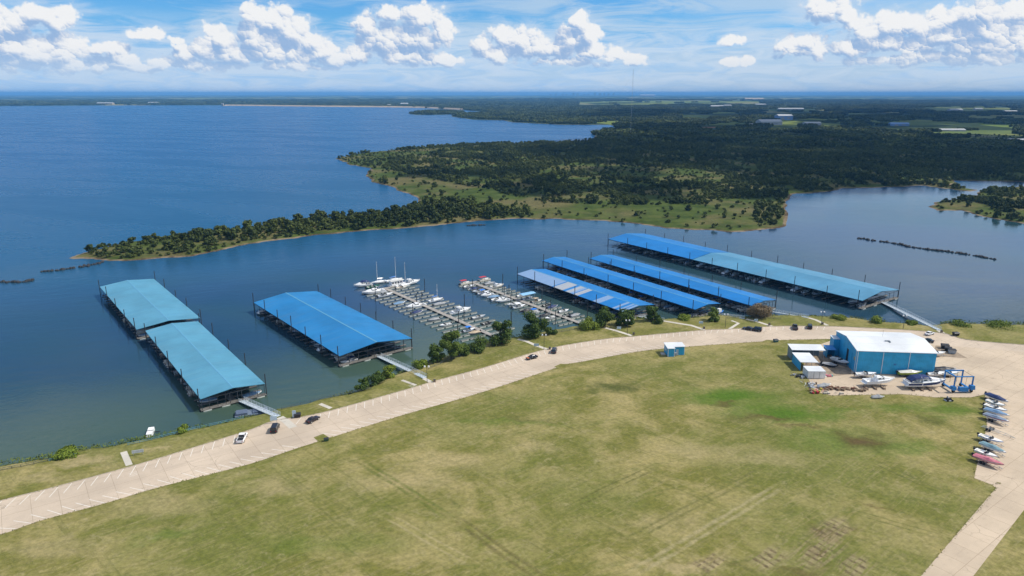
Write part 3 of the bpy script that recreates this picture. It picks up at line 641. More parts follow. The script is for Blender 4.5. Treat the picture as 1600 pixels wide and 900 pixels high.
def pontoon(label, L=7.2, top=None):
    r = thing('pontoon_boat', label, 'pontoon boat')
    MB().bar((-L / 2, .95, .05), (L / 2 - .5, .95, .05), .32, 10).bar((L / 2 - .5, .95, .05), (L / 2, .95, .2), .32, 10, .05).bar((-L / 2, -.95, .05), (L / 2 - .5, -.95, .05), .32, 10).bar((L / 2 - .5, -.95, .05), (L / 2, -.95, .2), .32, 10, .05).build('pontoon', M_SILVER, r)
    MB().box(-L / 2, L / 2 - .3, -1.25, 1.25, .38, .5).build('deck', M_TAN, r)
    f = MB()
    for s in (1, -1): f.box(-L / 2 + .2, L / 2 - .5, s * 1.2 - .03, s * 1.2 + .03, .5, 1.15)
    f.box(L / 2 - .56, L / 2 - .5, -1.17, 1.17, .5, 1.15).box(-L / 2 + .2, -L / 2 + .26, -1.17, 1.17, .5, 1.15).build('rail_panel', M_CREAM, r)
    MB().box(-L / 2 + .5, -L / 2 + 1.4, -1.1, 1.1, .5, .95).build('bench_seat', M_WHITE, r)
    for s in (1, -1): MB().box(.1 * L, .42 * L, s * .8 - .3, s * .8 + .3, .5, .95).build('seat', M_WHITE, r)
    if top:
        z = 2.55; c = MB().loft([[(x, 1.2, z - .08 + d), (x, 0, z + .08 + d), (x, -1.2, z - .08 + d), (x, 0, z - .0 + d)] for x, d in ((-.45 * L, -.05), (-.2 * L, .05), (.08 * L, 0))]).build('canopy', top, r)
        fr = MB()
        for x in (-.42, .05):
            for s in (1, -1): fr.bar((-.2 * L, s * 1.18, 1.1), (x * L, s * 1.18, z - .08), .025, 5)
            fr.bar((x * L, -1.18, z - .08), (x * L, 1.18, z - .08), .025, 5)
        fr.build('frame', M_SILVER, c)
    engine(L, .7).build('outboard_motor', M_BLACK, r)
    return r
def trailer(label, L=6.5, name='boat_trailer'):
    r = thing(name, label, 'trailer')
    f = MB()
    for s in (1, -1): f.bar((-L * .42, s * .75, .5), (L * .25, s * .75, .5), .06, sq=True).bar((L * .25, s * .75, .5), (L * .55, 0, .45), .06, sq=True).box(-L * .38, L * .1, s * .45 - .08, s * .45 + .08, .62, .70)
    for x in (-.4, -.15, .1, .25): f.bar((x * L, -.75, .5), (x * L, .75, .5), .05, sq=True)
    f.build('frame', M_GALV, r)
    w = MB().bar((0, -.14, 0), (0, .14, 0), .34, 14); wm = w.mesh('wheel', M_RUBBER)
    for s in (1, -1):
        for x in (-.22 * L, -.22 * L + .8): link('wheel', wm, r, (x, s * 1.05, .34))
        MB().box(-.22 * L - .45, -.22 * L + 1.25, s * 1.05 - .16, s * 1.05 + .16, .74, .78).build('fender', M_BLACK, r)
    MB().bar((L * .42, .0, .02), (L * .42, .0, .75), .04, 6).build('jack', M_STEEL, r)
    return r

# ------------------------------------------------------------------ covered docks
M_RIDGE = mat('pale ridge cap', (.10, .29, .43), .5)
M_DOCKP = mat('shaded dock planks', (0.15, 0.14, 0.125), 0.85, 0, .35, .8)  # darker than the open deck planks: shade under the roofs put into the colour
def covered_dock(label, corners, ang_len, eave, ridge, roofs, slip=4.6, npile=6, boats=None, blabel='', bgroup='', plabel='', pgroup='', fill=.62, dn='covered_dock', right_fill=.15):
    """corners: FL, FR, BL, BR eave pixels.  local x across the dock, y from the shore end outwards"""
    c = [G(*p, eave)[:2] for p in corners]; mid = sum(c) / 4
    v = np.array((math.cos(ang_len), math.sin(ang_len))); u = np.array((v[1], -v[0]))
    W = (np.dot(c[1] - c[0], u) + np.dot(c[3] - c[2], u)) / 2; L = (np.dot(c[2] - c[0], v) + np.dot(c[3] - c[1], v)) / 2
    org = mid - v * L / 2
    r = thing(dn, label, 'covered dock', (org[0], org[1], 0), ang_len - PI / 2)
    hw = W / 2
    for (y0, y1, m, dz) in roofs:
        y0 *= L; y1 *= L; th = .12; e, k = eave + dz, ridge + dz
        b = MB(); ring = lambda y: [(-hw, y, e), (0, y, k), (hw, y, e), (hw, y, e - th - .12), (hw - .1, y, e - th), (0, y, k - th), (-hw + .1, y, e - th), (-hw, y, e - th - .12)]
        b.loft([ring(y0), ring(y1)]); rf = b.build('roof', m, r)
        MB().loft([[(-.3, y, k - .01), (0, y, k + .06), (.3, y, k - .01), (0, y, k + .0)] for y in (y0 + .02, y1 - .02)]).build('ridge_cap', M_RIDGE, rf)
    f = MB(); nb = max(2, int(L / 6))
    for i in range(nb + 1):
        y = .3 + (L - .6) * i / nb
        f.box(-hw + .2, hw - .2, y - .06, y + .06, eave - .62, eave - .5)
        for s in (1, -1): f.bar((s * (hw - .4), y, eave - .45), (0, y, ridge - .4), .06, sq=True)
        for q in (.25, .5, .75):
            for s in (1, -1): f.bar((s * hw * q, y, eave - .5), (s * hw * q, y, eave - .3 + (ridge - eave) * (1 - q) - .15), .04, sq=True)
    for x in (-hw + .2, -hw * .5, -.9, .9, hw * .5, hw - .2): f.box(x - .06, x + .06, .2, L - .2, eave - .5, eave - .38)
    f.build('roof_frame', M_STEEL, r)
    pm = MB().box(-.07, .07, -.07, .07, .5, eave - .5).mesh('post', M_STEEL)
    npst = min(22, nb + 1)
    for i in range(npst):
        y = .3 + (L - .6) * i / (npst - 1)
        for x in (-hw + .25, hw - .25, -1.25, 1.25): link('post', pm, r, (x, y, 0))
    nfx = [-hw * .75, -hw * .5, -hw * .25, hw * .25, hw * .5, hw * .75]
    for x in nfx: link('post', pm, r, (x, .35, 0))
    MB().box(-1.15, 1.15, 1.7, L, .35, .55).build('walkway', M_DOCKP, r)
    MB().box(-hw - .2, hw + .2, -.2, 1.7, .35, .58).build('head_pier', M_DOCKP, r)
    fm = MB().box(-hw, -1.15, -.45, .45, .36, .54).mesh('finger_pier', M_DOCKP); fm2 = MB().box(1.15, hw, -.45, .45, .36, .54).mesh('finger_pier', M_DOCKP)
    nf = int((L - 2) / slip)
    for i in range(1, nf + 1):
        y = .6 + i * slip
        link('finger_pier', fm, r, (0, y, 0)); link('finger_pier', fm2, r, (0, y, 0))
    flm = MB().box(-1.3, 1.3, -.5, .5, -.2, .33).mesh('float', M_FLOAT)
    for q in (-.92, -.3, .34, .92): link('float', flm, r, (q * (hw - 1), .25, 0))
    # piles stand in the lake bed, outside the eaves
    base = np.array(org)
    for s in (-1, 1):
        for i in range(npile):
            y = L * (i + .06 + random.uniform(-.05, .05)) / (npile - .88); x = s * (hw + .35); q = base + u * x + v * min(max(y, .3), L - .2)
            pile(q, eave + random.uniform(3.4, 4.8), plabel, pgroup)
    # boats in the slips
    if boats:
        for s in (-1, 1):
            for i in range(nf):
                if random.random() > (fill if s < 0 else right_fill): continue
                y = .6 + (i + .5) * slip + slip * .02; proto = random.choice(boats)
                x = s * (1.6 + (hw - 1.2) * random.uniform(.54, .64)); q = base + u * x + v * y
                place(proto, (q[0], q[1], random.uniform(.0, .25)), ang_len - PI / 2 + (PI if (s < 0) == (random.random() < .55) else 0), blabel, bgroup, random.uniform(.9, 1.08))
    return r, base, u, v, L, W
PILE = {}
def pile(q, top, label, group):
    h = round(top * 2) / 2
    if h not in PILE: PILE[h] = MB().bar((0, 0, -4), (0, 0, h), .17, 8).mesh('piling', M_PILE)
    tag(link('mooring_piling', PILE[h], None, (q[0], q[1], 0), 0), label, 'piling', group)
R_AQUA = roof_mat('aqua metal roof', AQUA, famt=.7); R_BLUE = roof_mat('blue metal roof', BLUE, famt=.6); R_BLUE2 = roof_mat('bright blue metal roof', BLUE2, famt=.45)
R_TEAL = roof_mat('faded teal metal roof', TEAL, famt=.5)
LAV, GRY = (0.20, 0.31, 0.48), (0.36, 0.38, 0.40)
def yfrac(px):   # metres along the patched dock from its shore end
    a, b = G(976, 488, 4.6), G(808, 428, 4.6); q = G(*px, 4.6); d = (b - a)[:2]
    return float(np.dot((q - a)[:2], d) / np.linalg.norm(d))
yf = lambda x, y: yfrac((800 + x / 3.636, 340 + y / 3.636))
R_PATCH = roof_mat('blue metal roof with pale replacement sheets', BLUE2, famt=.2, patches=[
    (yf(225, 395), 200, -50, 0, LAV), (yf(285, 417), yf(232, 398), -50, 0, GRY), (yf(300, 422), yf(285, 417), -50, 0, BLUE2), (yf(345, 436), yf(300, 422), -50, 0, LAV), (yf(328, 431), yf(305, 424), -50, 0, GRY), (yf(375, 447), yf(350, 438), -50, 0, GRY),
    (yf(500, 490), yf(462, 477), -50, 0, LAV), (yf(618, 531), yf(575, 516), -50, 0, LAV), (yf(605, 527), yf(590, 522), -50, 0, BLUE2), (yf(640, 538), yf(625, 533), -50, 0, LAV)])
b_small = [runabout('x', 5.8, 2.2, .8, M_WHITE, M_NAVY), runabout('x', 6.4, 2.4, .85, M_WHITE, None, M_SKYC), runabout('x', 6.0, 2.3, .85, M_CREAM, M_RED, None, M_BLUEC), runabout('x', 6.6, 2.4, .9, M_GREYB, None, M_GREYC), pontoon('x', 7.2, M_GREYC)]
b_mid = [runabout('x', 7.5, 2.6, 1.0, M_WHITE, None, None, M_NAVY), cruiser('x', 9.0, 3.0, 1.25, M_WHITE, M_NAVY), runabout('x', 7.0, 2.5, .95, M_WHITE, M_BLUEC), pontoon('x', 8.0, M_BLUEC), runabout('x', 7.2, 2.5, .95, M_WHITE, None, M_SKYC)]
for o in b_small + b_mid: pass
bl = lambda w: 'motorboat moored in the shade under the ' + w
D = {}
D['A1'] = covered_dock('aqua roofed boat dock at the end of the bridge nearest the white pickup', [(312.5,624),(414.2,599),(228.2,517.6),(307.8,501)], R(127.4), 4.6, 5.8, [(0, 1, R_AQUA, 0)], npile=5, boats=b_small,
    blabel=bl('aqua roof closest to shore'), bgroup='boats under the inner aqua roof', plabel='tall dark steel piling beside the inner aqua roofed dock', pgroup='pilings of the inner aqua dock', right_fill=.2)
D['A2'] = covered_dock('aqua roofed boat dock farther out, wider than the one it adjoins', [(213.6,515),(314,496.5),(156,448),(239.4,435.8)], R(128.4), 4.6, 6.0, [(0, 1, R_AQUA, 0)], npile=5, boats=b_small,
    blabel=bl('outer aqua roof'), bgroup='boats under the outer aqua roof', plabel='tall dark steel piling beside the outer aqua roofed dock', pgroup='pilings of the outer aqua dock', right_fill=.0)
D['B'] = covered_dock('wide plain blue roofed boat dock standing alone beside the open slips', [(530,556),(644.4,528.9),(396.7,472.9),(494.4,454.4)], R(129.1), 4.6, 6.6, [(0, 1, R_BLUE, 0)], npile=7, boats=b_mid,
    blabel=bl('wide plain blue roof'), bgroup='boats under the wide blue roof', plabel='tall dark steel piling beside the wide blue roofed dock', pgroup='pilings of the wide blue dock', right_fill=.25)
D['E1'] = covered_dock('long narrow dock whose blue roof has pale grey patches', [(976,488),(1020,474.8),(808,428),(852,420)], R(124.5), 4.6, 5.8, [(0, 1, R_PATCH, 0)], slip=4.2, npile=6, boats=b_small,
    blabel=bl('patched blue roof'), bgroup='boats under the patched roof', plabel='dark steel piling beside the dock with the patched roof', pgroup='pilings of the patched dock', right_fill=0)
D['E2'] = covered_dock('long narrow bright blue roofed dock between the patched roof and its twin', [(1086,484.4),(1126,473.4),(848,406.8),(882.5,401.6)], R(124), 4.6, 5.7, [(0, 1, R_BLUE2, 0)], slip=4.2, npile=7, boats=b_small,
    blabel=bl('bright blue roof next to the patched one'), bgroup='boats under the middle narrow roof', plabel='dark steel piling beside the narrow blue dock next to the patched one', pgroup='pilings of the middle narrow dock', right_fill=0)
D['E3'] = covered_dock('long narrow bright blue roofed dock beside the two-tone roof', [(1176.8,478.3),(1211,468),(923.8,404.6),(954,397.2)], R(123.8), 4.6, 5.7, [(0, 1, R_BLUE2, 0)], slip=4.2, npile=7, boats=b_small,
    blabel=bl('bright blue roof next to the two-tone one'), bgroup='boats under the third narrow roof', plabel='dark steel piling beside the narrow blue dock next to the two-tone one', pgroup='pilings of the third narrow dock', right_fill=0)
D['F'] = covered_dock('longest dock with a two-tone roof, bright blue outside and teal towards shore', [(1345,469.6),(1408,453),(952.6,373.6),(1003.5,364.7)], R(124.6), 4.6, 6.6, [(0, .585, R_TEAL, 0), (.587, 1, R_BLUE2, .05)], slip=5.0, npile=11, boats=b_mid,
    blabel=bl('long two-tone roof'), bgroup='boats under the two-tone roof', plabel='dark steel piling beside the long two-tone roofed dock', pgroup='pilings of the two-tone dock', fill=.7, right_fill=0)

# ------------------------------------------------------------------ open docks with finger piers
def open_dock(label, fl, fr, bl_, br, ang, head, n, name='open_dock'):
    c = [G(*p, .5)[:2] for p in (fl, fr, bl_, br)]
    v = np.array((math.cos(ang), math.sin(ang))); u = np.array((v[1], -v[0])); mid = sum(c) / 4
    W = (np.dot(c[1] - c[0], u) + np.dot(c[3] - c[2], u)) / 2; L = (np.dot(c[2] - c[0], v) + np.dot(c[3] - c[1], v)) / 2
    org = mid - v * L / 2; r = thing(name, label, 'boat dock', (*org, 0), ang - PI / 2)
    MB().box(-1.1, 1.1, -3.0, L + .5, .40, .62).build('walkway', M_PLANK, r)
    MB().box(-W / 2 + 2, W / 2 - 2, L + .5, L + 2.3, .40, .62).build('end_pier', M_PLANK, r)
    lf = W / 2 - 1.1
    fa = MB().box(0, lf, -.45, .45, .40, .58).mesh('finger_pier', M_DGREEN)
    fb = MB().box(-lf, 0, -.45, .45, .40, .58).mesh('finger_pier', M_DGREEN)
    fl_ = MB()
    for k in range(3): fl_.box(lf * (.06 + k * .33), lf * (.06 + k * .33 + .26), -.56, .56, -.2, .38)
    fa_f = fl_.mesh('float', M_FLOAT); fl2 = MB()
    for k in range(3): fl2.box(-lf * (.06 + k * .33 + .26), -lf * (.06 + k * .33), -.56, .56, -.2, .38)
    fb_f = fl2.mesh('float', M_FLOAT)
    for i in range(n):
        y = .5 + (L - 1) * i / (n - 1)
        a = link('finger_pier', fa, r, (1.1, y, 0)); link('float', fa_f, a)
        a = link('finger_pier', fb, r, (-1.1, y, 0)); link('float', fb_f, a)
    for i in range(4):
        y = L * (.1 + .27 * i); b = MB().box(1.2, 1.45, y, y + .3, .62, 1.6).build('power_pedestal', M_STEEL, r)
    return r, org, u, v, L, W
DC = open_dock('open dock of finger piers with sailboat masts at its outer end', (723.7,531), (800,514), (562,459.5), (645,443), R(128), None, 20)
DD = open_dock('smaller open dock of finger piers crowded with small boats beside the patched roof', (868,509), (918,498), (716,444), (772,438), R(126.5), None, 21)
DCa, DDa = R(38), R(36.5)
for (DK, n, lab, grp) in ((DC, 5, 'slim dark piling rising between the fingers of the sailboat dock', 'pilings of the sailboat dock'), (DD, 5, 'slim dark piling rising between the fingers of the smaller open dock', 'pilings of the smaller open dock')):
    r_, org, u, v, L, W = DK
    for i in range(n):
        for s in (-1, 1): pile(org + v * L * (i + .15) / n + u * s * (1.5 if i % 2 else W / 2), 6.0 if i % 2 else 7.0, lab, grp)
def at(px, py, ang, z=.15): q = G(px, py, .6); return (q[0], q[1], z), ang
def moor(o, px, py, ang, label=None, sc=None): l, a = at(px, py, ang); return place(o, l, a, label, None, sc)
W180 = PI
moor(cruiser('white cabin cruiser with long pointed bow lying outermost on the sailboat dock', 12.5, 3.8, 1.6), 583, 457, DCa + W180)
moor(cruiser('dark canopied white cruiser moored beyond the long white cruiser', 10, 3.4, 1.4, None, None, M_NAVY), 566, 446, DCa + W180)
moor(runabout('green hulled open boat tied next to the dark canopied cruiser', 8, 2.8, 1.0, mat('bottle green gelcoat', (.03, .12, .07), .4)), 583, 448, DCa)
moor(runabout('white boat with black seats two fingers in from the long cruiser', 8.5, 2.9, 1.1, M_WHITE, None, None, M_GREYC), 602, 461, DCa)
moor(runabout('small boat under a light blue cover on the sailboat dock', 6.5, 2.4, .9, M_WHITE, None, M_SKYC), 624, 474, DCa)
moor(cruiser('white covered cruiser midway along the sailboat dock', 11, 3.4, 1.3), 649, 479, DCa + W180)
moor(sailboat('sailboat with bright blue sail cover at the end of its dock', 10, 12.5, M_BLUEC), 616, 438, DCa)
moor(sailboat('sailboat with white mast and navy cover beside the houseboat', 9.5, 12, M_NAVY), 631, 446, DCa)
moor(sailboat('sailboat with white cover on the corner of the end pier', 9, 11, M_WHITE), 592, 441, DCa + W180)
hb = thing('houseboat', 'boxy white houseboat with dark windows on the sailboat dock', 'houseboat')
hull(11, 3.8, 1.0, .05, .1, 3.5).build('hull', M_WHITE, hb)
hc = MB().frustum((-4.6, 2.6, -1.6, 1.6), .9, (-4.6, 2.2, -1.5, 1.5), 3.0).build('cabin', M_WHITE, hb)
wm = MB()
for x in (-3.8, -2.2, -.6, 1.0):
    for s in (1, -1): wm.box(x - .5, x + .5, s * 1.58 - .03, s * 1.58 + .03, 1.7, 2.5)
wm.build('window', M_GLASS, hc); MB().box(-4.9, 3.0, -1.8, 1.8, 3.0, 3.12).build('roof', M_CREAM, hb)
moor(hb, 622, 444.5, DCa)
moor(cruiser('white flybridge cruiser at the far corner of the sailboat dock', 10.5, 3.5, 1.4, None, None, None, True), 643, 442, DCa)
moor(runabout('cream open boat beside the boxy white houseboat', 7, 2.6, .9, M_CREAM), 628, 449, DCa)
moor(sailboat('small sailboat alone on the lakeward side of its dock', 8.2, 7.5, M_BLUEC), 681, 469, DCa)
moor(cruiser('white cruiser with cream deck on the lakeward side near shore', 10.5, 3.4, 1.35, M_WHITE, None, None, True), 721, 486, DCa)
moor(runabout('low grey open boat inshore of the cream decked cruiser', 7.5, 2.5, .8, M_GREYB, None), 748, 495, DCa)
moor(runabout('blue and white runabout in the last slip before the trees', 6.2, 2.3, .85, M_WHITE, M_BLUEC, None, M_BLUEC), 733, 515.5, DCa)
moor(runabout('brown covered boat in the slip closest to shore', 6.4, 2.4, .8, M_GREYB, None, M_TAN), 740, 520, DCa + W180)
moor(runabout('white runabout shaded by a cream cover inshore of the small sailboat', 6.2, 2.3, .85, M_CREAM, None, M_GREYC), 686, 475, DCa)
# second open dock
moor(pontoon('pontoon boat with a red canopy at the corner of the smaller open dock', 7, M_RED), 727, 443, DDa)
moor(pontoon('pontoon boat with a wide red canopy on the end pier', 7.5, M_RED), 757, 437.5, DDa)
for k, (x, y, lab, o) in enumerate([(733,447.5,'white boat with navy stripe next to the red canopied pontoon',runabout('x',6.8,2.4,.9,M_WHITE,M_NAVY)),(741,451.5,'boat under a navy cover among white boats on the smaller dock',runabout('x',6.6,2.4,.9,M_WHITE,None,M_NAVY)),
    (747,455,'white boat with a black canopy on the smaller open dock',runabout('x',7,2.5,.95,M_WHITE,None,None,M_BLACK)),(755,457.5,'boat with bright blue canopy on the smaller open dock',runabout('x',7,2.5,.95,M_WHITE,M_BLUEC,None,M_BLUEC)),
    (761,461.5,'white cuddy cruiser in the row on the smaller open dock',cruiser('x',7.8,2.7,1.05)),(770,464.5,'white boat with a pale blue cover in the crowded row',runabout('x',7.2,2.5,.95,M_WHITE,None,M_SKYC)),
    (777,467.5,'white boat with grey stripe in the crowded row',runabout('x',7.4,2.5,.95,M_WHITE,M_GREYC)),(785,470,'white cruiser closing the crowded row towards shore',cruiser('x',8.4,2.8,1.1)),
    (802,475.5,'white boat with a raised bow in the pair past the crowded row',runabout('x',7.4,2.6,1.0,M_WHITE)),(811,479,'white boat with silver canopy in the pair past the crowded row',runabout('x',7.6,2.6,1.0,M_WHITE,None,None,M_WHITE)),
    (822,485,'long low dark red boat alone in its slip',runabout('x',7.5,2.2,.7,mat('maroon gelcoat',(.06,.012,.015),.3),None,M_BLACK)),(832,488.5,'white boat with bright blue canopy nearest the big tree',runabout('x',7,2.5,.9,M_WHITE,None,None,M_BLUEC))]):
    o['label'] = lab; moor(o, x, y, DDa + (W180 if k % 3 else 0))
moor(cruiser('white cruiser with cream deck lakeward of the crowded row', 8.5, 2.9, 1.15, M_CREAM), 777, 447.5, DDa)
moor(runabout('grey covered boat lakeward on the end of the smaller dock', 6.5, 2.4, .9, M_GREYB, None, M_GREYC), 765, 443, DDa)
moor(runabout('dark open boat in a lakeward slip near shore', 6, 2.2, .7, M_BLACK, None), 888, 492.5, DDa)
moor(runabout('dark covered boat in a shoreward slip of the smaller dock', 6, 2.2, .7, M_GREYB, None, M_BLACK), 853, 492, DDa)
ORD = ['first', 'second', 'third', 'fourth', 'fifth', 'sixth', 'seventh', 'eighth', 'ninth', 'tenth', 'eleventh', 'twelfth']
def fill_slips(DK, n, spots, ang, facing, where):
    r_, org, u, v, L, W = DK; pitch = (L - 1) / (n - 1); kinds = {}
    for (k, s, kind) in spots:
        if kind not in kinds: kinds[kind] = {'white open': lambda: runabout('x', 6.0, 2.2, .8, M_WHITE), 'grey covered': lambda: runabout('x', 5.8, 2.1, .75, M_GREYB, None, M_GREYC), 'navy covered': lambda: runabout('x', 6.2, 2.2, .8, M_WHITE, None, M_NAVY), 'low black': lambda: runabout('x', 5.2, 1.9, .6, M_BLACK), 'cream canopied': lambda: runabout('x', 6.2, 2.3, .8, M_CREAM, None, None, M_TAN)}[kind]()
        q = org + v * (.5 + (k - .5) * pitch) + u * s * (1.4 + W * .24)
        place(kinds[kind], (q[0], q[1], .1), ang + (PI if s < 0 and k % 2 else 0), 'small %s boat in the %s slip from shore facing %s' % (kind, ORD[k - 1], facing[s > 0]))
fill_slips(DC, 20, [(3, 1, 'low black'), (5, -1, 'white open'), (7, -1, 'grey covered'), (8, 1, 'white open'), (10, -1, 'navy covered'), (11, 1, 'grey covered')], DCa, ('the wide blue roof', 'the smaller open dock'), 'sailboat dock')
fill_slips(DD, 21, [(2, 1, 'grey covered'), (4, 1, 'white open'), (6, 1, 'navy covered'), (7, 1, 'low black'), (9, 1, 'cream canopied'), (12, 1, 'white open'), (3, -1, 'white open')], DDa, ('the sailboat dock', 'the patched roof'), 'smaller open dock')
bl_ = thing('boat_lift', 'boat lift under a pale blue canopy on the smaller open dock', 'boat lift', *[at(824, 467, DDa)[0]], DDa)
MB().loft([[(x, 2.0, 3.3 + d), (x, 0, 3.65 + d), (x, -2.0, 3.3 + d), (x, 0, 3.55 + d)] for x, d in ((-4.2, -.1), (-3.9, 0), (3.9, 0), (4.2, -.1))]).build('canopy', mat('pale blue vinyl', (.24, .46, .68), .5), bl_)
for x in (-3.2, 3.2):
    for y in (-1.8, 1.8): MB().bar((x, y, -1), (x, y, 3.35), .07, sq=True).build('post', M_GALV, bl_)
MB().box(-3.2, 3.2, -1.86, -1.74, .5, .7).box(-3.2, 3.2, 1.74, 1.86, .5, .7).build('rail', M_GALV, bl_)
moor(runabout('white boat held in the lift under the pale blue canopy', 6.2, 2.3, .85, M_WHITE, M_NAVY), 824, 466.5, DDa)

# ------------------------------------------------------------------ gangways, shore railings
M_GANG = mat('pale painted steel', (0.52, 0.58, 0.62), 0.5, .1)
def gangway(label, p0, z0, p1, z1, w=1.5, mid=None):
    """p0 on the dock, p1 on the shore (world 2-D points)"""
    a, b = np.array([*p0, z0]), np.array([*p1, z1]); d = b - a; L = float(np.linalg.norm(d[:2])); ang = math.atan2(d[1], d[0])
    r = thing('gangway', label, 'gangway', tuple(a), ang); sl = (z1 - z0) / L
    MB().loft([[(x, w / 2, sl * x + .1), (x, -w / 2, sl * x + .1), (x, -w / 2, sl * x - .12), (x, w / 2, sl * x - .12)] for x in (0, L)]).build('deck', M_GANG, r)
    for s in (1, -1):
        f = MB(); n = max(2, int(L / 1.6)); y = s * (w / 2 + .03)
        for zz in (.45, .85, 1.2): f.bar((0, y, zz), (L, y, sl * L + zz), .035 if zz < 1 else .05, 5)
        for i in range(n + 1): x = L * i / n; f.bar((x, y, sl * x - .1), (x, y, sl * x + 1.2), .04, 5)
        for i in range(n): x = L * i / n; f.bar((x, y, sl * x + (.1 if i % 2 else 1.2)), (x + L / n, y, sl * (x + L / n) + (1.2 if i % 2 else .1)), .025, 4)
        f.build('railing', M_GANG, r)
    return r
def front_mid(k, off=0.0, x=0.0): r, o, u, v, L, W = D[k]; return o - v * .2 + u * x
gangway('steel truss gangway climbing to the aqua roofed dock', front_mid('A1', 0, 2.2), .6, G(434, 651.5, 2)[:2], 2.2, 1.9)
gangway('pale steel gangway reaching the wide plain blue roofed dock', front_mid('B', 0, 0.5), .6, G(664, 591, 2)[:2], 2.2, 1.8)
gangway('short gangway to the dock with the patched roof', front_mid('E1', 0, 0), .6, G(1036, 501.5, 2)[:2], 2.1, 1.3)
gangway('short gangway to the narrow blue dock next to the patched one', front_mid('E2', 0, 0), .6, G(1163, 498, 2)[:2], 2.1, 1.3)
gangway('white walkway curving shoreward from the narrow dock beside the two-tone roof', front_mid('E3', 0, 1), .6, G(1262, 496.5, 2)[:2], 2.1, 1.3)
gangway('long white gangway to the two-tone roofed dock', front_mid('F', 0, 2.0), .6, G(1467, 516, 2)[:2], 2.2, 2.0)
gangway('short blue grey gangway to the sailboat dock', DC[1] - DC[3] * 3.0, .6, G(786, 530, 1.4)[:2], 1.6, 1.4)
gangway('short blue grey gangway to the smaller open dock', DD[1] - DD[3] * 3.0, .6, G(918, 512, 1.6)[:2], 1.8, 1.4)
M_RAIL = mat('blue pipe paint', (0.10, 0.24, 0.32), 0.5); M_RAILD = mat('dark pipe paint', (0.06, 0.075, 0.08), 0.6)
def railing(label, pts, m, z=1.75, h=.95, step=3.0):
    P = smooth_line([G(*p, z) for p in pts], step); o = P[0]; r = thing('railing', label, 'railing', (*o, z))
    Q = [(p[0] - o[0], p[1] - o[1]) for p in P]
    f = MB()
    for zz in (h, h * .55): f.path([(*q, zz) for q in Q], .055, 5)
    f.build('pipe_rail', m, r); pm = MB().bar((0, 0, -.6), (0, 0, h), .06, 6).mesh('post', m)
    for q in Q: link('post', pm, r, (*q, 0))
for a in [('grey blue pipe railing along the weedy bank at the picture edge', [(-80,757),(0,737),(33,731),(75,722)], M_RAILD), ('blue pipe railing standing behind yellow green weeds', [(77,722),(98,718),(120,713)], M_RAIL),
          ('long blue pipe railing along the bank below the aqua dock', [(200,697),(237,689),(272,680),(312,670.5),(381,655)], M_RAIL), ('dark railing along the rocks between the first two gangways', [(440,641),(500,626),(560,613),(580,609)], M_RAILD),
          ('dark pipe railing above the shore trees', [(669,578),(700,565),(750,547),(800,531)], M_RAILD), ('low dark railing from the round tree to the pale bush', [(864,521.5),(890,517.5),(905,514),(928,513.5)], M_RAILD),
          ('low dark railing by the small bush below the patched roof', [(1010,504),(1033,503.5)], M_RAILD), ('low dark railing just shoreward of the twin narrow docks', [(1136,498.5),(1160,497.5)], M_RAILD), ('low dark railing below the brown bush', [(1196,499),(1220,499.5)], M_RAILD)]:
    railing(*a)
fp = thing('floating_platform', 'grey floating platform beside the bridge to the aqua dock', 'platform', tuple(G(393, 645, .4)), R(20))
MB().box(-5, 5, -2.2, 2.2, -.3, .3).build('deck', mat('grey blue deck', (.13, .17, .23), .7), fp); MB().box(-4.6, -1.2, -1.6, 1.6, .31, .9).box(.4, 4.4, -1.5, 1.5, .31, .7).build('locker', mat('slate locker', (.09, .12, .18), .6), fp)
wbuoy = thing('swim_float', 'white boxy float drifting alone near the bank', 'float', tuple(G(235, 677, .1)), R(-72))
MB().frustum((-2.6, 2.6, -.9, .9), -.2, (-2.5, 2.5, -.8, .8), .9).build('body', M_WHITE, wbuoy); MB().box(-.12, .12, -.85, .85, .9, .98).build('strap', M_BLACK, wbuoy); MB().bar((0, .9, .3), (0, 2.8, .3), .12).bar((-2, -.9, .2), (1.5, -1.1, .2), .22).build('fender', M_BLACK, wbuoy)
sb = thing('service_boat', 'small blue work boat tied beside the twin narrow docks', 'boat', tuple(G(1124, 489, .1)), R(30))
hull(5.5, 2.2, .8).build('hull', M_BLUEC, sb); MB().frustum((-1.2, .8, -.8, .8), .6, (-1.1, .6, -.7, .7), 2.2).build('wheelhouse', M_WHITE, sb)

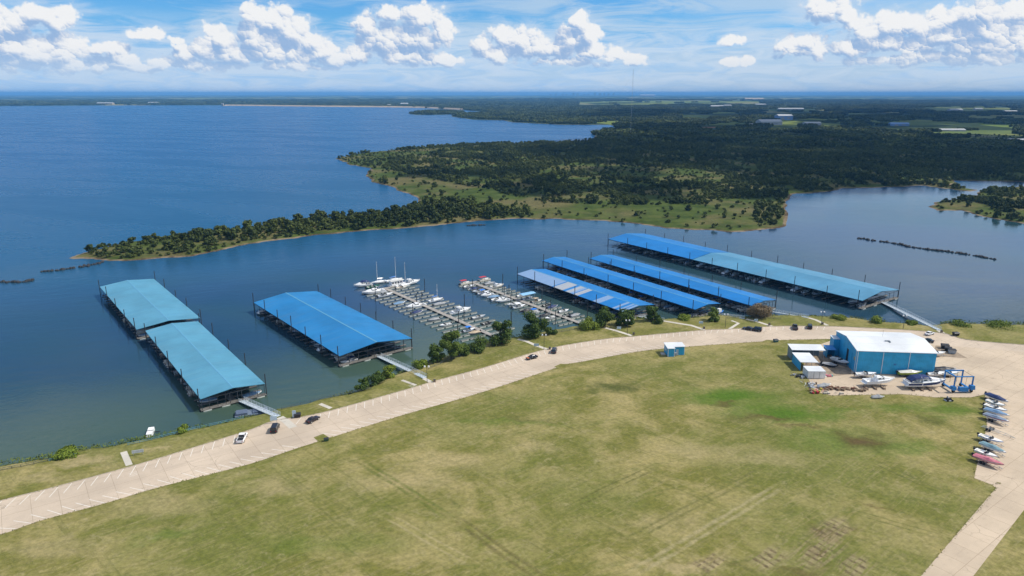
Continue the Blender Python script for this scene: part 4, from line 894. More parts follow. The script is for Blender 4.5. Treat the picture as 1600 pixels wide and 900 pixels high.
# ------------------------------------------------------------------ vehicles
def car(label, cat, name, kind, paint):
    r = thing(name, label, cat); L, Wd, belt, top = {'pickup': (5.7, 1.98, 1.05, 1.88), 'suv': (4.9, 1.95, 1.05, 1.82), 'sedan': (4.7, 1.84, .92, 1.46), 'van': (5.2, 2.0, 1.1, 1.95)}[kind]
    w = Wd / 2; rings = []
    prof = {'pickup': ((-.5, .45, .98), (-.49, .36, 1.05), (-.15, .32, 1.05), (.16, .32, 1.06), (.4, .33, 1.0), (.48, .38, .9), (.5, .45, .72)), 'suv': ((-.5, .45, .95), (-.48, .36, 1.05), (0, .32, 1.05), (.2, .32, 1.05), (.42, .33, .95), (.49, .38, .8), (.5, .45, .7)),
            'van': ((-.5, .45, 1.0), (-.48, .34, 1.1), (0, .3, 1.1), (.28, .3, 1.1), (.44, .32, .98), (.49, .36, .85), (.5, .45, .7)), 'sedan': ((-.5, .42, .85), (-.48, .34, .95), (-.3, .3, .95), (.2, .3, .95), (.42, .32, .82), (.49, .36, .72), (.5, .42, .62))}[kind]
    for i, (x, zb, zt) in enumerate(prof):
        ww = w * (.9 if i in (0, len(prof) - 1) else 1.0)
        rings.append([(x * L, ww, zb + .12), (x * L, ww, zt - .15), (x * L, ww * .93, zt), (x * L, -ww * .93, zt), (x * L, -ww, zt - .15), (x * L, -ww, zb + .12), (x * L, -ww * .85, zb), (x * L, ww * .85, zb)])
    body = MB().loft(rings)
    if kind == 'pickup':
        for s in (1, -1): body.box(-L * .495, -.1 * L, s * w * .93 - .05, s * w * .93 + .05, 1.03, 1.18)
    body.build('body', paint, r)
    c0, c1, t0, t1 = {'pickup': (-.09, .26, -.07, .14), 'suv': (-.48, .24, -.45, .1), 'van': (-.48, .32, -.46, .18), 'sedan': (-.34, .22, -.2, .06)}[kind]
    cab = MB().frustum((c0 * L, c1 * L, -w * .92, w * .92), belt - .02, (t0 * L, t1 * L, -w * .76, w * .76), top - .06).build('window', M_GLASS, r)
    MB().frustum((t0 * L - .04, t1 * L + .04, -w * .78, w * .78), top - .065, (t0 * L + .08, t1 * L - .05, -w * .7, w * .7), top).build('roof', paint, r)
    pl = MB()
    for s in (1, -1):
        for xb, xt in ((c0, t0), ((c0 + c1) / 2, (t0 + t1) / 2), (c1, t1)): pl.bar((xb * L, s * w * .925, belt), (xt * L, s * w * .77, top - .05), .05, sq=True)
    pl.build('pillar', paint, r)
    if kind == 'pickup': MB().box(-L * .47, -.11 * L, -w * .85, w * .85, 1.052, 1.08).build('bed', M_BLACK, r)
    wm = MB().bar((0, -.12, 0), (0, .12, 0), .37, 16).mesh('wheel', M_RUBBER); hm = MB().bar((0, -.13, 0), (0, .13, 0), .2, 10).mesh('rim', M_SILVER)
    for x in (-.3, .31):
        for s in (1, -1): o = link('wheel', wm, r, (x * L, s * (w - .1), .37)); link('rim', hm, o)
    hl = MB().box(-.04, .04, -.18, .18, -.08, .08).mesh('headlight', M_SILVER); tl = MB().box(-.03, .03, -.12, .12, -.12, .12).mesh('tail_light', M_RED)
    for s in (1, -1): link('headlight', hl, r, (L * .492, s * w * .66, .72)); link('tail_light', tl, r, (-L * .497, s * w * .74, .82))
    return r
P_WHITE = mat('white car paint', (.78, .78, .78), .2, 0, .03); P_BLACK = mat('black car paint', (.012, .013, .016), .2, 0, .05, 1, .5); P_GREY = mat('dark grey car paint', (.05, .052, .056), .25); P_MAR = mat('dark brown car paint', (.03, .022, .022), .25)
P_ORANGE = mat('orange car paint', (.45, .13, .03), .3); P_SILV = mat('silver car paint', (.4, .41, .42), .25, .4)
def park(o, px, py, ang): q = G(px, py, LZ); o.location = (q[0], q[1], LZ + .03); o.rotation_euler = (0, 0, ang); return o
park(car('white pickup truck parked in a bay by the bank', 'pickup truck', 'pickup_truck', 'pickup', P_WHITE), 378.5, 687, R(97))
park(car('black van parked at the foot of the aqua dock bridge', 'van', 'van', 'van', P_BLACK), 430, 672, R(97))
park(car('dark brown sedan near the black wheelie bin', 'car', 'parked_car', 'sedan', P_MAR), 489, 658, R(60))
oc = park(car('dark car with an orange front parked by the wooded bank', 'car', 'parked_car', 'sedan', P_BLACK), 831, 560.5, R(215))
MB().box(1.0, 2.36, -.80, .80, .80, .87).build('bonnet', P_ORANGE, oc)
park(car('dark grey suv parked at the end of the lamp lit path', 'suv', 'parked_car', 'suv', P_GREY), 866, 550, R(80))
park(car('low dark car, smaller of the pair parked below the brown bush', 'car', 'parked_car', 'sedan', P_MAR), 1169, 515.5, R(150))
park(car('dark suv beside a low dark car below the brown bush', 'suv', 'parked_car', 'suv', P_BLACK), 1181, 517, R(150))
park(car('dark pickup parked in a bay above the blue workshop', 'pickup truck', 'pickup_truck', 'pickup', P_GREY), 1242, 513.5, R(75))
park(car('black suv parked nearest the path above the workshop roof', 'suv', 'parked_car', 'suv', P_BLACK), 1265, 512.5, R(70))
park(car('white sedan parked at the shore end of the long white gangway', 'car', 'parked_car', 'sedan', P_WHITE), 1452, 523, R(30))
park(car('black sedan behind the corner of the blue workshop', 'car', 'parked_car', 'sedan', P_BLACK), 1449, 534, R(140))

# ------------------------------------------------------------------ boat yard
def wall_mat(name, col):
    m, t, p = base_mat(name); o = t.n('ShaderNodeTexCoord').outputs['Object']; x, y, z = t.xyz(o)
    rib = t.m('ABSOLUTE', t.m('SUBTRACT', t.m('FRACT', t.m('MULTIPLY', t.m('ADD', x, y), 1.6)), .5))
    n = t.noise(o, .3, 5, .65); d = t.noise(t.v('MULTIPLY', o, (1.5, 1.5, .12)), 1, 4, .6)
    c = t.mix(t.ramp(n, .3, .7), tuple(k * .85 for k in col), tuple(min(1, k * 1.12) for k in col)); c = t.mix(t.m('MULTIPLY', t.ramp(d, .55, .75), .35), c, tuple(k * .55 + .03 for k in col))
    put(t, p, 'Base Color', c); put(t, p, 'Roughness', .5)
    put(t, p, 'Normal', t.n('ShaderNodeBump', {'Height': rib, 'Strength': .5, 'Distance': .06}).outputs[0]); return m
M_WBLUE = wall_mat('blue ribbed wall', (0.028, 0.37, 0.62)); M_WROOF = roof_mat('white metal roof', (.66, .68, .69), .5, famt=.1, fade=(.8, .8, .8)); M_WWALL = wall_mat('white ribbed wall', (.72, .71, .68)); M_GWALL = wall_mat('grey ribbed wall', (.16, .22, .26))
ws = thing('workshop', 'large blue metal boat workshop with a white roof', 'workshop', (124.6, 238.5, LZ), math.atan2(-2.6, 27))
w_, d_, e_, k_ = 27.2, 22.0, 8.6, 10.2
b = MB(); b.add([(0, 0, 0), (w_, 0, 0), (w_, d_, 0), (0, d_, 0), (0, 0, e_), (w_, 0, e_), (w_, d_, e_), (0, d_, e_), (0, d_ / 2, k_), (w_, d_ / 2, k_)],
    [(0, 1, 5, 4), (1, 2, 6, 9, 5), (2, 3, 7, 6), (3, 0, 4, 8, 7)]); b.build('wall', M_WBLUE, ws)
rb = MB(); o_ = .35
rb.loft([[(x, -o_, e_ - .06), (x, d_ / 2, k_ + .02), (x, d_ + o_, e_ - .06), (x, d_ + o_, e_ + .12), (x, d_ / 2, k_ + .2), (x, -o_, e_ + .12)] for x in (-o_, w_ + o_)])
rf = rb.build('roof', M_WROOF, ws)
MB().box(w_ * .45, w_ * .45 + 1.6, d_ * .34, d_ * .34 + .5, k_ - .9, k_ + .1).box(w_ * .5, w_ * .5 + .3, d_ * .30, d_ * .30 + .9, k_ - .9, k_ + .05).build('roof_vent', M_GALV, rf)
MB().bar((w_ * .48, d_ * .55, k_), (w_ * .48, d_ * .55, k_ + 2.6), .03, 5).build('antenna', M_STEEL, rf)
for x in (.25, w_ * .333, w_ * .667): MB().box(x - .08, x + .08, -.14, -.005, .1, e_ - .1).build('downspout', M_WHITE, ws)
MB().box(-.16, -.005, .5, .66, .1, e_ - .1).build('downspout', M_WHITE, ws)
MB().box(-.03, .12, 7.4, 9.6, .02, 6.2).build('doorway', M_BLACK, ws)  # black slab on the closed wall, painting the unlit inside of the opening
MB().box(-.12, -.04, 4.3, 7.4, .02, 6.3).build('sliding_door', M_WBLUE, ws)
MB().box(-.06, -.012, 1.3, 2.4, 4.4, 5.6).build('wall_sign', mat('weathered sign', (.42, .38, .2), .7), ws)
ex = MB().box(-2.2, -.02, d_ - 4.5, d_ - 0.5, 0, 6.8).build('annex', M_WBLUE, ws); MB().box(-2.4, .0, d_ - 4.7, d_ - .3, 6.8, 6.95).build('annex_roof', M_WROOF, ws)
MB().box(w_ * .64, w_ * .64 + .9, -.06, -.004, .0, 2.1).build('side_door', mat('dark blue door', (.01, .07, .22), .5), ws)
MB().box(w_ * .48, w_ * .48 + .9, -.05, -.004, 3.5, 4.2).build('wall_vent', mat('wall vent', (.04, .2, .42), .6), ws)
def shed_building(name, label, loc, rz, w, d, h0, h1, wm, rm, sides='LRB', door=None, posts=False, ov=.25):
    """single-pitch shed, roof falling from back h1 to front h0; sides closed as listed (F B L R)"""
    r = thing(name, label, 'shed', loc, rz); b = MB(); t_ = .08
    if 'L' in sides: b.add([(0, 0, 0), (0, d, 0), (0, d, h1), (0, 0, h0), (t_, 0, 0), (t_, d, 0), (t_, d, h1), (t_, 0, h0)], [(3, 2, 1, 0), (4, 5, 6, 7), (0, 1, 5, 4), (1, 2, 6, 5), (2, 3, 7, 6), (3, 0, 4, 7)])
    if 'R' in sides: b.add([(w - t_, 0, 0), (w - t_, d, 0), (w - t_, d, h1), (w - t_, 0, h0), (w, 0, 0), (w, d, 0), (w, d, h1), (w, 0, h0)], [(3, 2, 1, 0), (4, 5, 6, 7), (0, 1, 5, 4), (1, 2, 6, 5), (2, 3, 7, 6), (3, 0, 4, 7)])
    if 'B' in sides: b.box(t_ + .001, w - t_ - .001, d - t_, d, 0, h1)
    if 'F' in sides: b.box(t_ + .001, w - t_ - .001, 0, t_, 0, h0)
    if b.v: b.build('wall', wm, r)
    MB().loft([[(x, -ov, h0 + .02), (x, d + ov, h1 + .02), (x, d + ov, h1 + .14), (x, -ov, h0 + .14)] for x in (-ov, w + ov)]).build('roof', rm, r)
    if posts:
        for x in np.linspace(.1, w - .1, 4): MB().box(x - .06, x + .06, .05, .17, 0, h0).build('post', M_GALV, r)
    if door: MB().box(door, door + .95, -.05, -.003, 0, 2.1).build('door', mat('pale door', (.55, .6, .62), .5), r)
    return r
shed_building('carport', 'long open carport with a white roof behind the shorter blue sided one', (106.6, 251.6, LZ), R(-3), 12.0, 5.0, 4.0, 4.5, M_GWALL, M_WROOF, 'LB', posts=True)
shed_building('carport', 'blue sided carport with a white roof next to the white container', (105.6, 240.8, LZ), R(-3), 6.0, 9.0, 3.3, 3.5, M_WBLUE, M_WROOF, 'LB', posts=True)
shed_building('storage_shed', 'small open blue shed against the workshop side wall', (120.9, 253.6, LZ), R(-5), 3.0, 4.2, 3.3, 3.6, M_WBLUE, mat('blue shed roof', (.06, .25, .55), .5), 'LRB')
cn = thing('container', 'white box container among scrap at the yard edge', 'container', (105.3, 233.2, LZ), R(-2))
MB().box(0, 6.1, 0, 5.0, .15, 2.8).build('body', M_WWALL, cn); MB().box(-.08, 6.18, -.08, 5.08, 2.8, 2.9).build('roof', M_WROOF, cn); MB().box(2.0, 2.08, -.03, -.004, .2, 2.7).box(4.0, 4.08, -.03, -.004, .2, 2.7).build('door_bar', M_STEEL, cn)
# small L-shaped hut on the lawn
q = G(1046, 557.5, LZ); ht = thing('hut', 'small blue hut with a white roof alone on the lawn', 'hut', (q[0] - .6, q[1], LZ), R(3)); ht.scale = (1.22, 1.22, 1.12)
MB().box(0, 2.0, 0, 4.8, 0, 2.9).box(2.0, 5.6, 1.4, 4.8, 0, 2.9).build('wall', M_WBLUE, ht)
MB().add([(-.25, -.25, 2.92), (2.2, -.25, 2.92), (2.2, 1.2, 2.96), (5.85, 1.2, 2.96), (5.85, 5.05, 3.1), (-.25, 5.05, 3.1), (-.25, -.25, 3.1), (2.2, -.25, 3.1), (2.2, 1.2, 3.14), (5.85, 1.2, 3.14), (5.85, 5.05, 3.28), (-.25, 5.05, 3.28)],
    [(0, 5, 2, 1), (2, 5, 4, 3), (6, 7, 8, 11), (8, 9, 10, 11), (0, 1, 7, 6), (1, 2, 8, 7), (2, 3, 9, 8), (3, 4, 10, 9), (4, 5, 11, 10), (5, 0, 6, 11)]).build('roof', M_WROOF, ht)
MB().box(2.9, 3.7, 1.34, 1.396, 0, 2.1).build('door', mat('hut door', (.5, .55, .58), .5), ht); MB().box(2.1, 2.9, .5, 1.2, .1, 1.1).build('air_conditioner', M_GREYC, ht)
MB().box(-.05, -.004, 2.2, 3.2, 1.2, 2.0).build('window', mat('pale shutter', (.5, .58, .62), .5), ht); MB().box(-1.6, -.3, 1.6, 3.4, 0, .25).build('step', M_PATH, ht)
for x, y in ((0, 0), (2.0, 0), (5.6, 1.4)): MB().box(x - .08, x + .08, y - .05, y - .004, 0, 2.88).build('corner_trim', M_WHITE, ht)

def yard(o, px, py, ang, z=.05): q = G(px, py, LZ); o.location = (q[0], q[1], LZ + z); o.rotation_euler = (0, 0, ang); return o
def on_trailer(o, px, py, ang, tl, L=6.2):
    yard(o, px, py, ang, .95); t_ = trailer(tl, L); yard(t_, px, py, ang, .04); return o
yard(cruiser('big white motor yacht with navy canopy and navy hull band on blocks', 14.0, 4.3, 1.9, M_WHITE, M_NAVY, M_NAVY, True, 'motor yacht'), 1445, 606, R(2), 1.1)
yard(cruiser('white sport cruiser with a slanted arch on a stand by the scrap line', 11.0, 3.5, 1.5, M_WHITE, None, None, False), 1373, 603, R(6), 1.2)
for (px, py, nm) in ((1438,609,'yacht'),(1366,607,'cruiser')):
    r = thing('boat_stand', 'timber and steel cradle under the %s in the yard' % ('navy banded yacht' if nm == 'yacht' else 'white sport cruiser'), 'boat stand', (0, 0, 0)); yard(r, px, py, R(2), 0.03)
    f = MB()
    for x in (-3, 0, 3):
        f.box(x - .3, x + .3, -1.2, 1.2, 0, .5)
        for s in (1, -1): f.bar((x, s * 1.8, 0), (x, s * 1.3, 1.5), .06)
    f.build('frame', M_WOOD, r)
on_trailer(runabout('lime green and cream boat parked against the workshop front', 8.5, 2.6, 1.05, M_GREEN, None, M_CREAM), 1421, 588, R(-2), 'trailer under the lime green boat', 8)
on_trailer(runabout('white open boat with blue seats behind the sport cruiser', 7.5, 2.4, .9, M_WHITE, M_NAVY), 1352, 590, R(2), 'trailer under the white open boat at the workshop front', 7)
on_trailer(runabout('white open boat in the shade of the workshop doorway', 7.2, 2.5, 1.0, M_WHITE, None, None), 1312, 569, R(-60), 'trailer under the boat at the workshop doorway', 7)
yard(runabout('dark covered boat on the shaded yard dirt', 5.6, 2.2, .8, M_BLACK, None, M_GREYC), 1297, 573, R(-40), .3)
on_trailer(runabout('silver boat with dark cover beside the workshop corner', 8.5, 2.6, 1.0, M_GREYB, None, M_BLACK), 1474, 583, R(-3), 'trailer under the silver boat with dark cover', 8)
on_trailer(runabout('white boat with teal stripe beside the blue crane', 7.5, 2.4, .9, M_WHITE, mat('teal stripe', (.03, .25, .28), .4)), 1482, 588.5, R(0), 'trailer under the teal striped boat', 7)
on_trailer(runabout('small white boat with brown seats at the workshop corner', 6.0, 2.2, .85, M_WHITE, M_TAN), 1461, 590, R(5), 'trailer under the small white boat at the workshop corner', 6)
on_trailer(runabout('white boat showing its bow past the far workshop wall', 7.0, 2.4, .9, M_WHITE), 1462, 557, R(0), 'trailer under the boat behind the workshop', 7)
# row of boats beside the right-hand road
row = [((1540,618),(1574,633),'navy covered long boat first in the row beside the road',runabout('x',8.6,2.7,1.05,M_WHITE,M_NAVY,M_NAVY)),((1543,629),(1566,637),'white boat with turquoise seats second in the roadside row',runabout('x',6.2,2.3,.85,M_WHITE,mat('turquoise',(.05,.35,.42),.4))),
    ((1540,636),(1570,646),'white and navy open boat third in the roadside row',runabout('x',7.2,2.5,.95,M_WHITE,M_NAVY)),((1541,643),(1572,653),'pale grey covered boat in the middle of the roadside row',runabout('x',7.8,2.5,.95,M_WHITE,None,M_SKYC)),
    ((1540,651),(1572,663),'grey covered boat with a dark red band in the roadside row',runabout('x',8.0,2.6,1.0,M_WHITE,M_RED,mat('pale blue grey canvas',(.19,.24,.32),.7))),
    ((1532,684),(1563,695),'blue and white boat after the empty trailer',runabout('x',7.0,2.3,.9,M_WHITE,M_BLUEC)),((1535,697),(1566,711),'pale teal covered boat in the lower part of the row',runabout('x',8.0,2.5,.95,M_WHITE,None,mat('pale teal canvas',(.16,.27,.31),.7))),
    ((1528,708),(1552,717),'white boat with grey seats beside the red one',runabout('x',6.2,2.3,.85,M_WHITE)),((1526,717),(1561,730),'faded red boat at the end of the roadside row',runabout('x',8.2,2.5,.95,M_PINK,M_CREAM,M_PINK))]
for (a, b_, lab, o) in row:
    o['label'] = lab; o.scale = (.9, .9, .9); px, py = (a[0] + b_[0]) / 2, (a[1] + b_[1]) / 2; on_trailer(o, px, py + 3, heading(a, b_), 'trailer under the ' + lab.split(' in the')[0].split(' beside')[0].split(' at the')[0].split(' after')[0], 6.5)
et = trailer('long empty boat trailer in the roadside row', 9.5, 'boat_trailer'); yard(et, 1556, 676, heading((1537,669),(1575,683)), .05)
# blue travel lift
tl = thing('boat_crane', 'blue travelling boat crane at the yard corner', 'boat crane', (0, 0, 0)); yard(tl, 1497, 610, R(2), .05)
for x in (-3.0, 3.2):
    for y in (-1.8, 3.6): MB().box(x - .18, x + .18, y - .18, y + .18, .8, 5.6).build('leg', M_LIFT, tl)
MB().box(-3.2, 3.4, 3.42, 3.78, 5.6, 6.0).box(-3.2, -2.8, -1.98, 3.42, 5.6, 6.0).build('top_beam', M_LIFT, tl); MB().box(-3.2, 3.4, -1.98, -1.62, 5.6, 5.9).build('front_beam', M_LIFT, tl)
MB().box(2.9, 3.5, -2.1, 3.9, .75, 1.2).box(-3.3, -2.7, -2.1, 3.9, .75, 1.2).build('side_beam', M_LIFT, tl)
MB().frustum((-1.4, 1.9, -2.5, -1.3), .6, (-1.3, 1.8, -2.4, -1.4), 2.0).build('engine_box', M_LIFT, tl); MB().frustum((2.5, 4.0, -2.6, -1.0), 1.2, (2.6, 3.9, -2.5, -1.1), 2.6).build('tank', M_LIFT, tl); MB().frustum((-3.9, -2.4, -2.6, -1.0), 1.1, (-3.8, -2.5, -2.5, -1.1), 2.3).build('tank', M_LIFT, tl)
MB().bar((3.2, -1.8, 5.75), (3.2, 3.6, 5.8), .05).bar((1.4, 3.6, 5.6), (1.3, 3.4, 1.6), .05).bar((-1, 3.6, 5.6), (-1, 3.4, 1.6), .05).bar((1.0, -1.8, 5.6), (.9, -1.7, 2.0), .04).build('sling', M_BLACK, tl)
wm = MB().bar((0, -.2, 0), (0, .2, 0), .55, 16).mesh('wheel', M_RUBBER)
for x in (-3.0, 3.2):
    for y in (-1.8, 3.6): link('wheel', wm, tl, (x, y, .55))
# scrap along the yard edge
def junk(label, name, px, py, seed, n, sx, sy, mats, cat):
    rd = random.Random(seed); r = thing(name, label, cat, (0, 0, 0)); yard(r, px, py, R(rd.uniform(-15, 15)), .05)
    for m in mats:
        b = MB()
        for _ in range(n):
            x, y = rd.uniform(-sx, sx), rd.uniform(-sy, sy); a = rd.uniform(0, PI); l = rd.uniform(.4, 1.6)
            if rd.random() < .5: b.bar((x, y, rd.uniform(0, .5)), (x + l * math.cos(a), y + l * math.sin(a), rd.uniform(.1, 1.1)), rd.uniform(.04, .12), 5)
            else: b.box(-l / 2, l / 2, -.3, .3, 0, rd.uniform(.2, .8), a, (x, y, 0))
        b.build('scrap', m, r)
junk('heap of scrap and mast pieces below the white container', 'scrap_heap', 1266, 603, 1, 9, 2.5, 2.2, [M_WOOD, M_GREYB, M_SILVER], 'scrap heap')
junk('scrap heap with red and yellow pieces at the yard corner', 'scrap_heap', 1277, 612, 2, 8, 2.8, 1.2, [M_WOOD, mat('yellow plastic', (.4, .33, .05), .6), M_RED], 'scrap heap')
junk('long line of brush and broken timber along the yard edge', 'brush_heap', 1318, 609, 3, 30, 8, 1.2, [M_WOOD, mat('dry brush', (.20, .14, .09), .95), mat('rusty iron', (.16, .07, .04), .9)], 'brush heap')
junk('low pile of pale planks on the grass below the yard', 'plank_pile', 1302, 616, 4, 10, 4, .5, [mat('pale planks', (.45, .4, .33), .9)], 'plank pile')
junk('scrap pile beside the container on the grass', 'scrap_heap', 1249, 589, 5, 8, 2.2, 1.6, [M_GREYB, M_DGREEN, M_BLACK], 'scrap heap')
junk('pale crates and hoses beside the container', 'scrap_heap', 1292, 588, 6, 6, 1.8, 1.6, [M_PINK, M_WHITE, mat('teal tarp', (.1, .35, .35), .7)], 'scrap heap')
junk('engine parts on the shaded dirt by the carports', 'scrap_heap', 1283, 570, 7, 7, 1.6, 1.4, [M_BLACK, M_GREYB], 'scrap heap')
jb = runabout('small boat with grey cover lying in the scrap', 5.0, 1.9, .7, M_WHITE, None, M_GREYC, None, 'boat', 'dinghy', False); yard(jb, 1288, 605, R(15), .3)
jt = runabout('pale covered dinghy on the grass below the sport cruiser', 4.2, 1.7, .5, M_CREAM, None, M_GREYC, None, 'dinghy', 'dinghy', False); yard(jt, 1372, 622, R(2), .15)
mw = thing('mower', 'dark ride-on mower on the grass below the blue crane', 'mower', (0, 0, 0)); yard(mw, 1482, 626, R(5), 0)
MB().frustum((-.9, .9, -.5, .5), .35, (-.7, .6, -.4, .4), 1.0).build('body', M_BLACK, mw); MB().box(-.5, .0, -.3, .3, 1.0, 1.15).box(-.6, -.5, -.3, .3, 1.0, 1.6).build('seat', M_GREYC, mw); MB().frustum((-1.3, 1.3, -.75, .75), .1, (-1.1, 1.1, -.7, .7), .35).build('deck', M_GREYB, mw)
wm = MB().bar((0, -.14, 0), (0, .14, 0), .32, 12).mesh('wheel', M_RUBBER)
for x in (-.8, .8):
    for s in (1, -1): link('wheel', wm, mw, (x, s * .75, .32))
def bin_(label, px, py, ang=0.0, m=None, s=1.0):
    r = thing('dumpster', label, 'dumpster', (0, 0, 0)); yard(r, px, py, ang, .03)
    MB().frustum((-1.0 * s, 1.0 * s, -.65 * s, .65 * s), 0.1, (-1.15 * s, 1.15 * s, -.85 * s, .85 * s), 1.25 * s).build('bin', m or M_BLACK, r); MB().frustum((-1.2 * s, 1.2 * s, -.9 * s, .9 * s), 1.26 * s, (-1.1 * s, 1.1 * s, -.6 * s, .8 * s), 1.5 * s).build('lid', M_BLACK, r); return r
bin_('black dumpster on the grass beside the long white gangway', 1493, 524.5, .1); bin_('dark bin, upper of the three on the triangle of dirt', 1476, 544.5, -.3, M_PILE, 1.2); bin_('dark bin between two others on the triangle of dirt', 1481, 548.5, -.5, M_BLACK, 1.1); bin_('dark bin nearest the workshop roof corner on the dirt triangle', 1487, 552, -.3, M_GREYB, 1.15)
bin_('black bin beside the tall pale board by the first gangway', 465, 652, .3, M_BLACK, .9); bin_('green box on the grass island beside the parking', 510, 689, .3, mat('green box', (.05, .12, .07), .6), .6); bin_('teal box on the grass island near the workshop', 1212, 534.5, .2, mat('teal box', (.06, .16, .17), .6), .8)
def board(label, px, py, w, h, ang, m, legs=.9):
    r = thing('notice_board', label, 'notice board', (0, 0, 0)); yard(r, px, py, ang, 0)
    MB().box(-w / 2, w / 2, -.06, .06, legs, legs + h).build('panel', m, r)
    for s in (1, -1): MB().box(s * w * .4 - .05, s * w * .4 + .05, .061, .16, 0, legs + h * .9).build('post', M_GALV, r)
M_BOARD = mat('pale blue board', (.45, .55, .62), .5)
board('tall pale board beside the black bin and brown sedan', 460, 653, 1.1, 2.2, R(10), M_BOARD, .3); board('pale blue board beside the lamp lit path', 838, 544, 2.0, 1.0, R(0), M_BOARD); board('pale board beside the path near the pale bush', 967, 517, 1.8, 1.0, R(0), M_BOARD)
board('pale blue board on the lawn below the small shore tree', 1095, 508.5, 1.8, 1.0, R(0), M_BOARD); board('small grey board on the bank near the broken rocks', 216, 711, 3.0, .9, R(20), M_GREYB, .7); board('small blue white kiosk board at the foot of the first bridge', 428, 661.5, 2.0, 1.4, R(15), M_BOARD, 1.0)
board('pale board by the path to the twin narrow docks', 1181, 504.5, 1.6, .9, R(0), M_BOARD)
def lamp(px, py, label, h=6.0):
    q = G(px, py, LZ); r = thing('lamp_post', label, 'lamp post', (q[0], q[1], LZ))
    MB().bar((0, 0, 0), (0, 0, h), .10, 8, .06).build('pole', M_PILE, r); MB().bar((-.7, 0, h - .1), (.7, 0, h - .1), .05, 6).build('arm', M_PILE, r)
    for s in (1, -1): MB().frustum((s * .7 - .3, s * .7 + .3, -.3, .3), h - .1, (s * .7 - .22, s * .7 + .22, -.22, .22), h + .35).build('lamp_head', M_WHITE, r)
for a in [(667.5,598,'twin headed lamp post at the shore end of the plain blue dock gangway'),(850,546,'twin headed lamp post beside the path above the dark suv'),(980,522,'twin headed lamp post beside the path near the pale bush'),(1133,512,'lamp post by the small shore tree'),(1283,508,'lamp post beside the path above the workshop'),(1411,514,'lamp post on the grass behind the workshop roof')]: lamp(*a)
for a in [(859,546,'small brown post box at the end of the lamp lit path'),(990,523,'small brown post box at the end of the path near the pale bush'),(679,597,'small dark post box at the end of the plain blue dock path'),(1202,508.5,'small brown post box at the end of the twin docks path'),(1100,514,'small brown post box at the road end of the patched dock path'),(1471,519.5,'small brown post box at the end of the long white gangway'),(1285,507,'small brown post box beside the lamp post above the workshop')]:
    q = G(a[0], a[1], LZ); r = thing('utility_box', a[2], 'utility box', (q[0], q[1], LZ)); MB().frustum((-.4, .4, -.35, .35), 0, (-.36, .36, -.3, .3), .9).build('body', M_WOOD, r); MB().box(-.42, .42, -.37, .37, .9, .98).build('lid', M_STEEL, r)

# ------------------------------------------------------------------ trees, shrubs
def leaf_mat(name, c0, c1, dead=False):
    m, t, p = base_mat(name); g = t.n('ShaderNodeNewGeometry').outputs['Position']; rnd = t.n('ShaderNodeObjectInfo').outputs['Random']
    n = t.noise(g, .7, 3, .6); st_ = t.ramp(t.noise(t.v('MULTIPLY', g, (1, .7, 0)), .011, 4, .6), .36, .66, -.28, .42); c = t.mix(t.m('ADD', st_, t.m('ADD', t.m('MULTIPLY', rnd, .5), t.m('MULTIPLY', n, .5)), clamp=True), c0, c1)
    put(t, p, 'Base Color', c); put(t, p, 'Roughness', .75); put(t, p, 'Specular IOR Level', .2); return m
F_DARK = leaf_mat('dark foliage', (.018, .034, .007), (.100, .122, .026)); F_NEAR = leaf_mat('shore tree foliage', (.04, .075, .012), (.10, .14, .022)); F_YEL = leaf_mat('yellow green foliage', (.11, .16, .015), (.2, .24, .03)); F_BROWN = leaf_mat('dry brown foliage', (.12, .085, .045), (.19, .14, .08)); F_BARK = mat('bark', (.10, .075, .055), .95)
def crown_mesh(name, seed, Rw, H, base, lobes, nleaf, leaf, m):
    """leaf-sized faces spread through uneven lobes; returns one mesh"""
    rg = np.random.default_rng(seed); cs = []
    for k in range(lobes):
        a = rg.uniform(0, 2 * PI); rr_ = Rw * math.sqrt(rg.uniform(0, 1)) * .72; hz = base + (H - base) * rg.uniform(.10, .90); f = 1 - .55 * abs((hz - base) / (H - base) - .4)
        cs.append((rr_ * math.cos(a) * f, rr_ * math.sin(a) * f, hz, Rw * rg.uniform(.30, .52)))
    cs = np.array(cs); k = rg.integers(0, lobes, nleaf); d = rg.normal(size=(nleaf, 3)); d /= np.linalg.norm(d, axis=1)[:, None]
    rad = cs[k, 3] * rg.uniform(.55, 1.08, nleaf); P = cs[k, :3] + d * rad[:, None] * np.array((1, 1, .8)); P[:, 2] = np.clip(P[:, 2], base * .5, H)
    nrm = d * .9 + rg.normal(size=(nleaf, 3)) * .55 + np.array((0, 0, .35)); nrm /= np.linalg.norm(nrm, axis=1)[:, None]
    t1 = np.cross(nrm, rg.normal(size=(nleaf, 3))); t1 /= np.linalg.norm(t1, axis=1)[:, None]; t2 = np.cross(nrm, t1); s = leaf * rg.uniform(.5, 1.25, nleaf)[:, None]
    V = np.stack([P - t1 * s - t2 * s * .6, P + t1 * s * .9 - t2 * s * .7, P + t1 * s + t2 * s * .65, P - t1 * s * .8 + t2 * s * .7], 1).reshape(-1, 3)
    return raw_mesh(name, V, np.arange(nleaf * 4).reshape(-1, 4), m)
def trunk_mesh(h, r, seed):
    rd = random.Random(seed); b = MB().bar((0, 0, -.4), (.1, .05, h * .5), r, 7, r * .7)
    for k in range(4): a = k * PI / 2 + rd.uniform(-.4, .4); b.bar((.1, .05, h * .42), (math.cos(a) * h * .22, math.sin(a) * h * .22, h * .78), r * .5, 5, r * .18)
    return b.mesh('trunk', F_BARK)
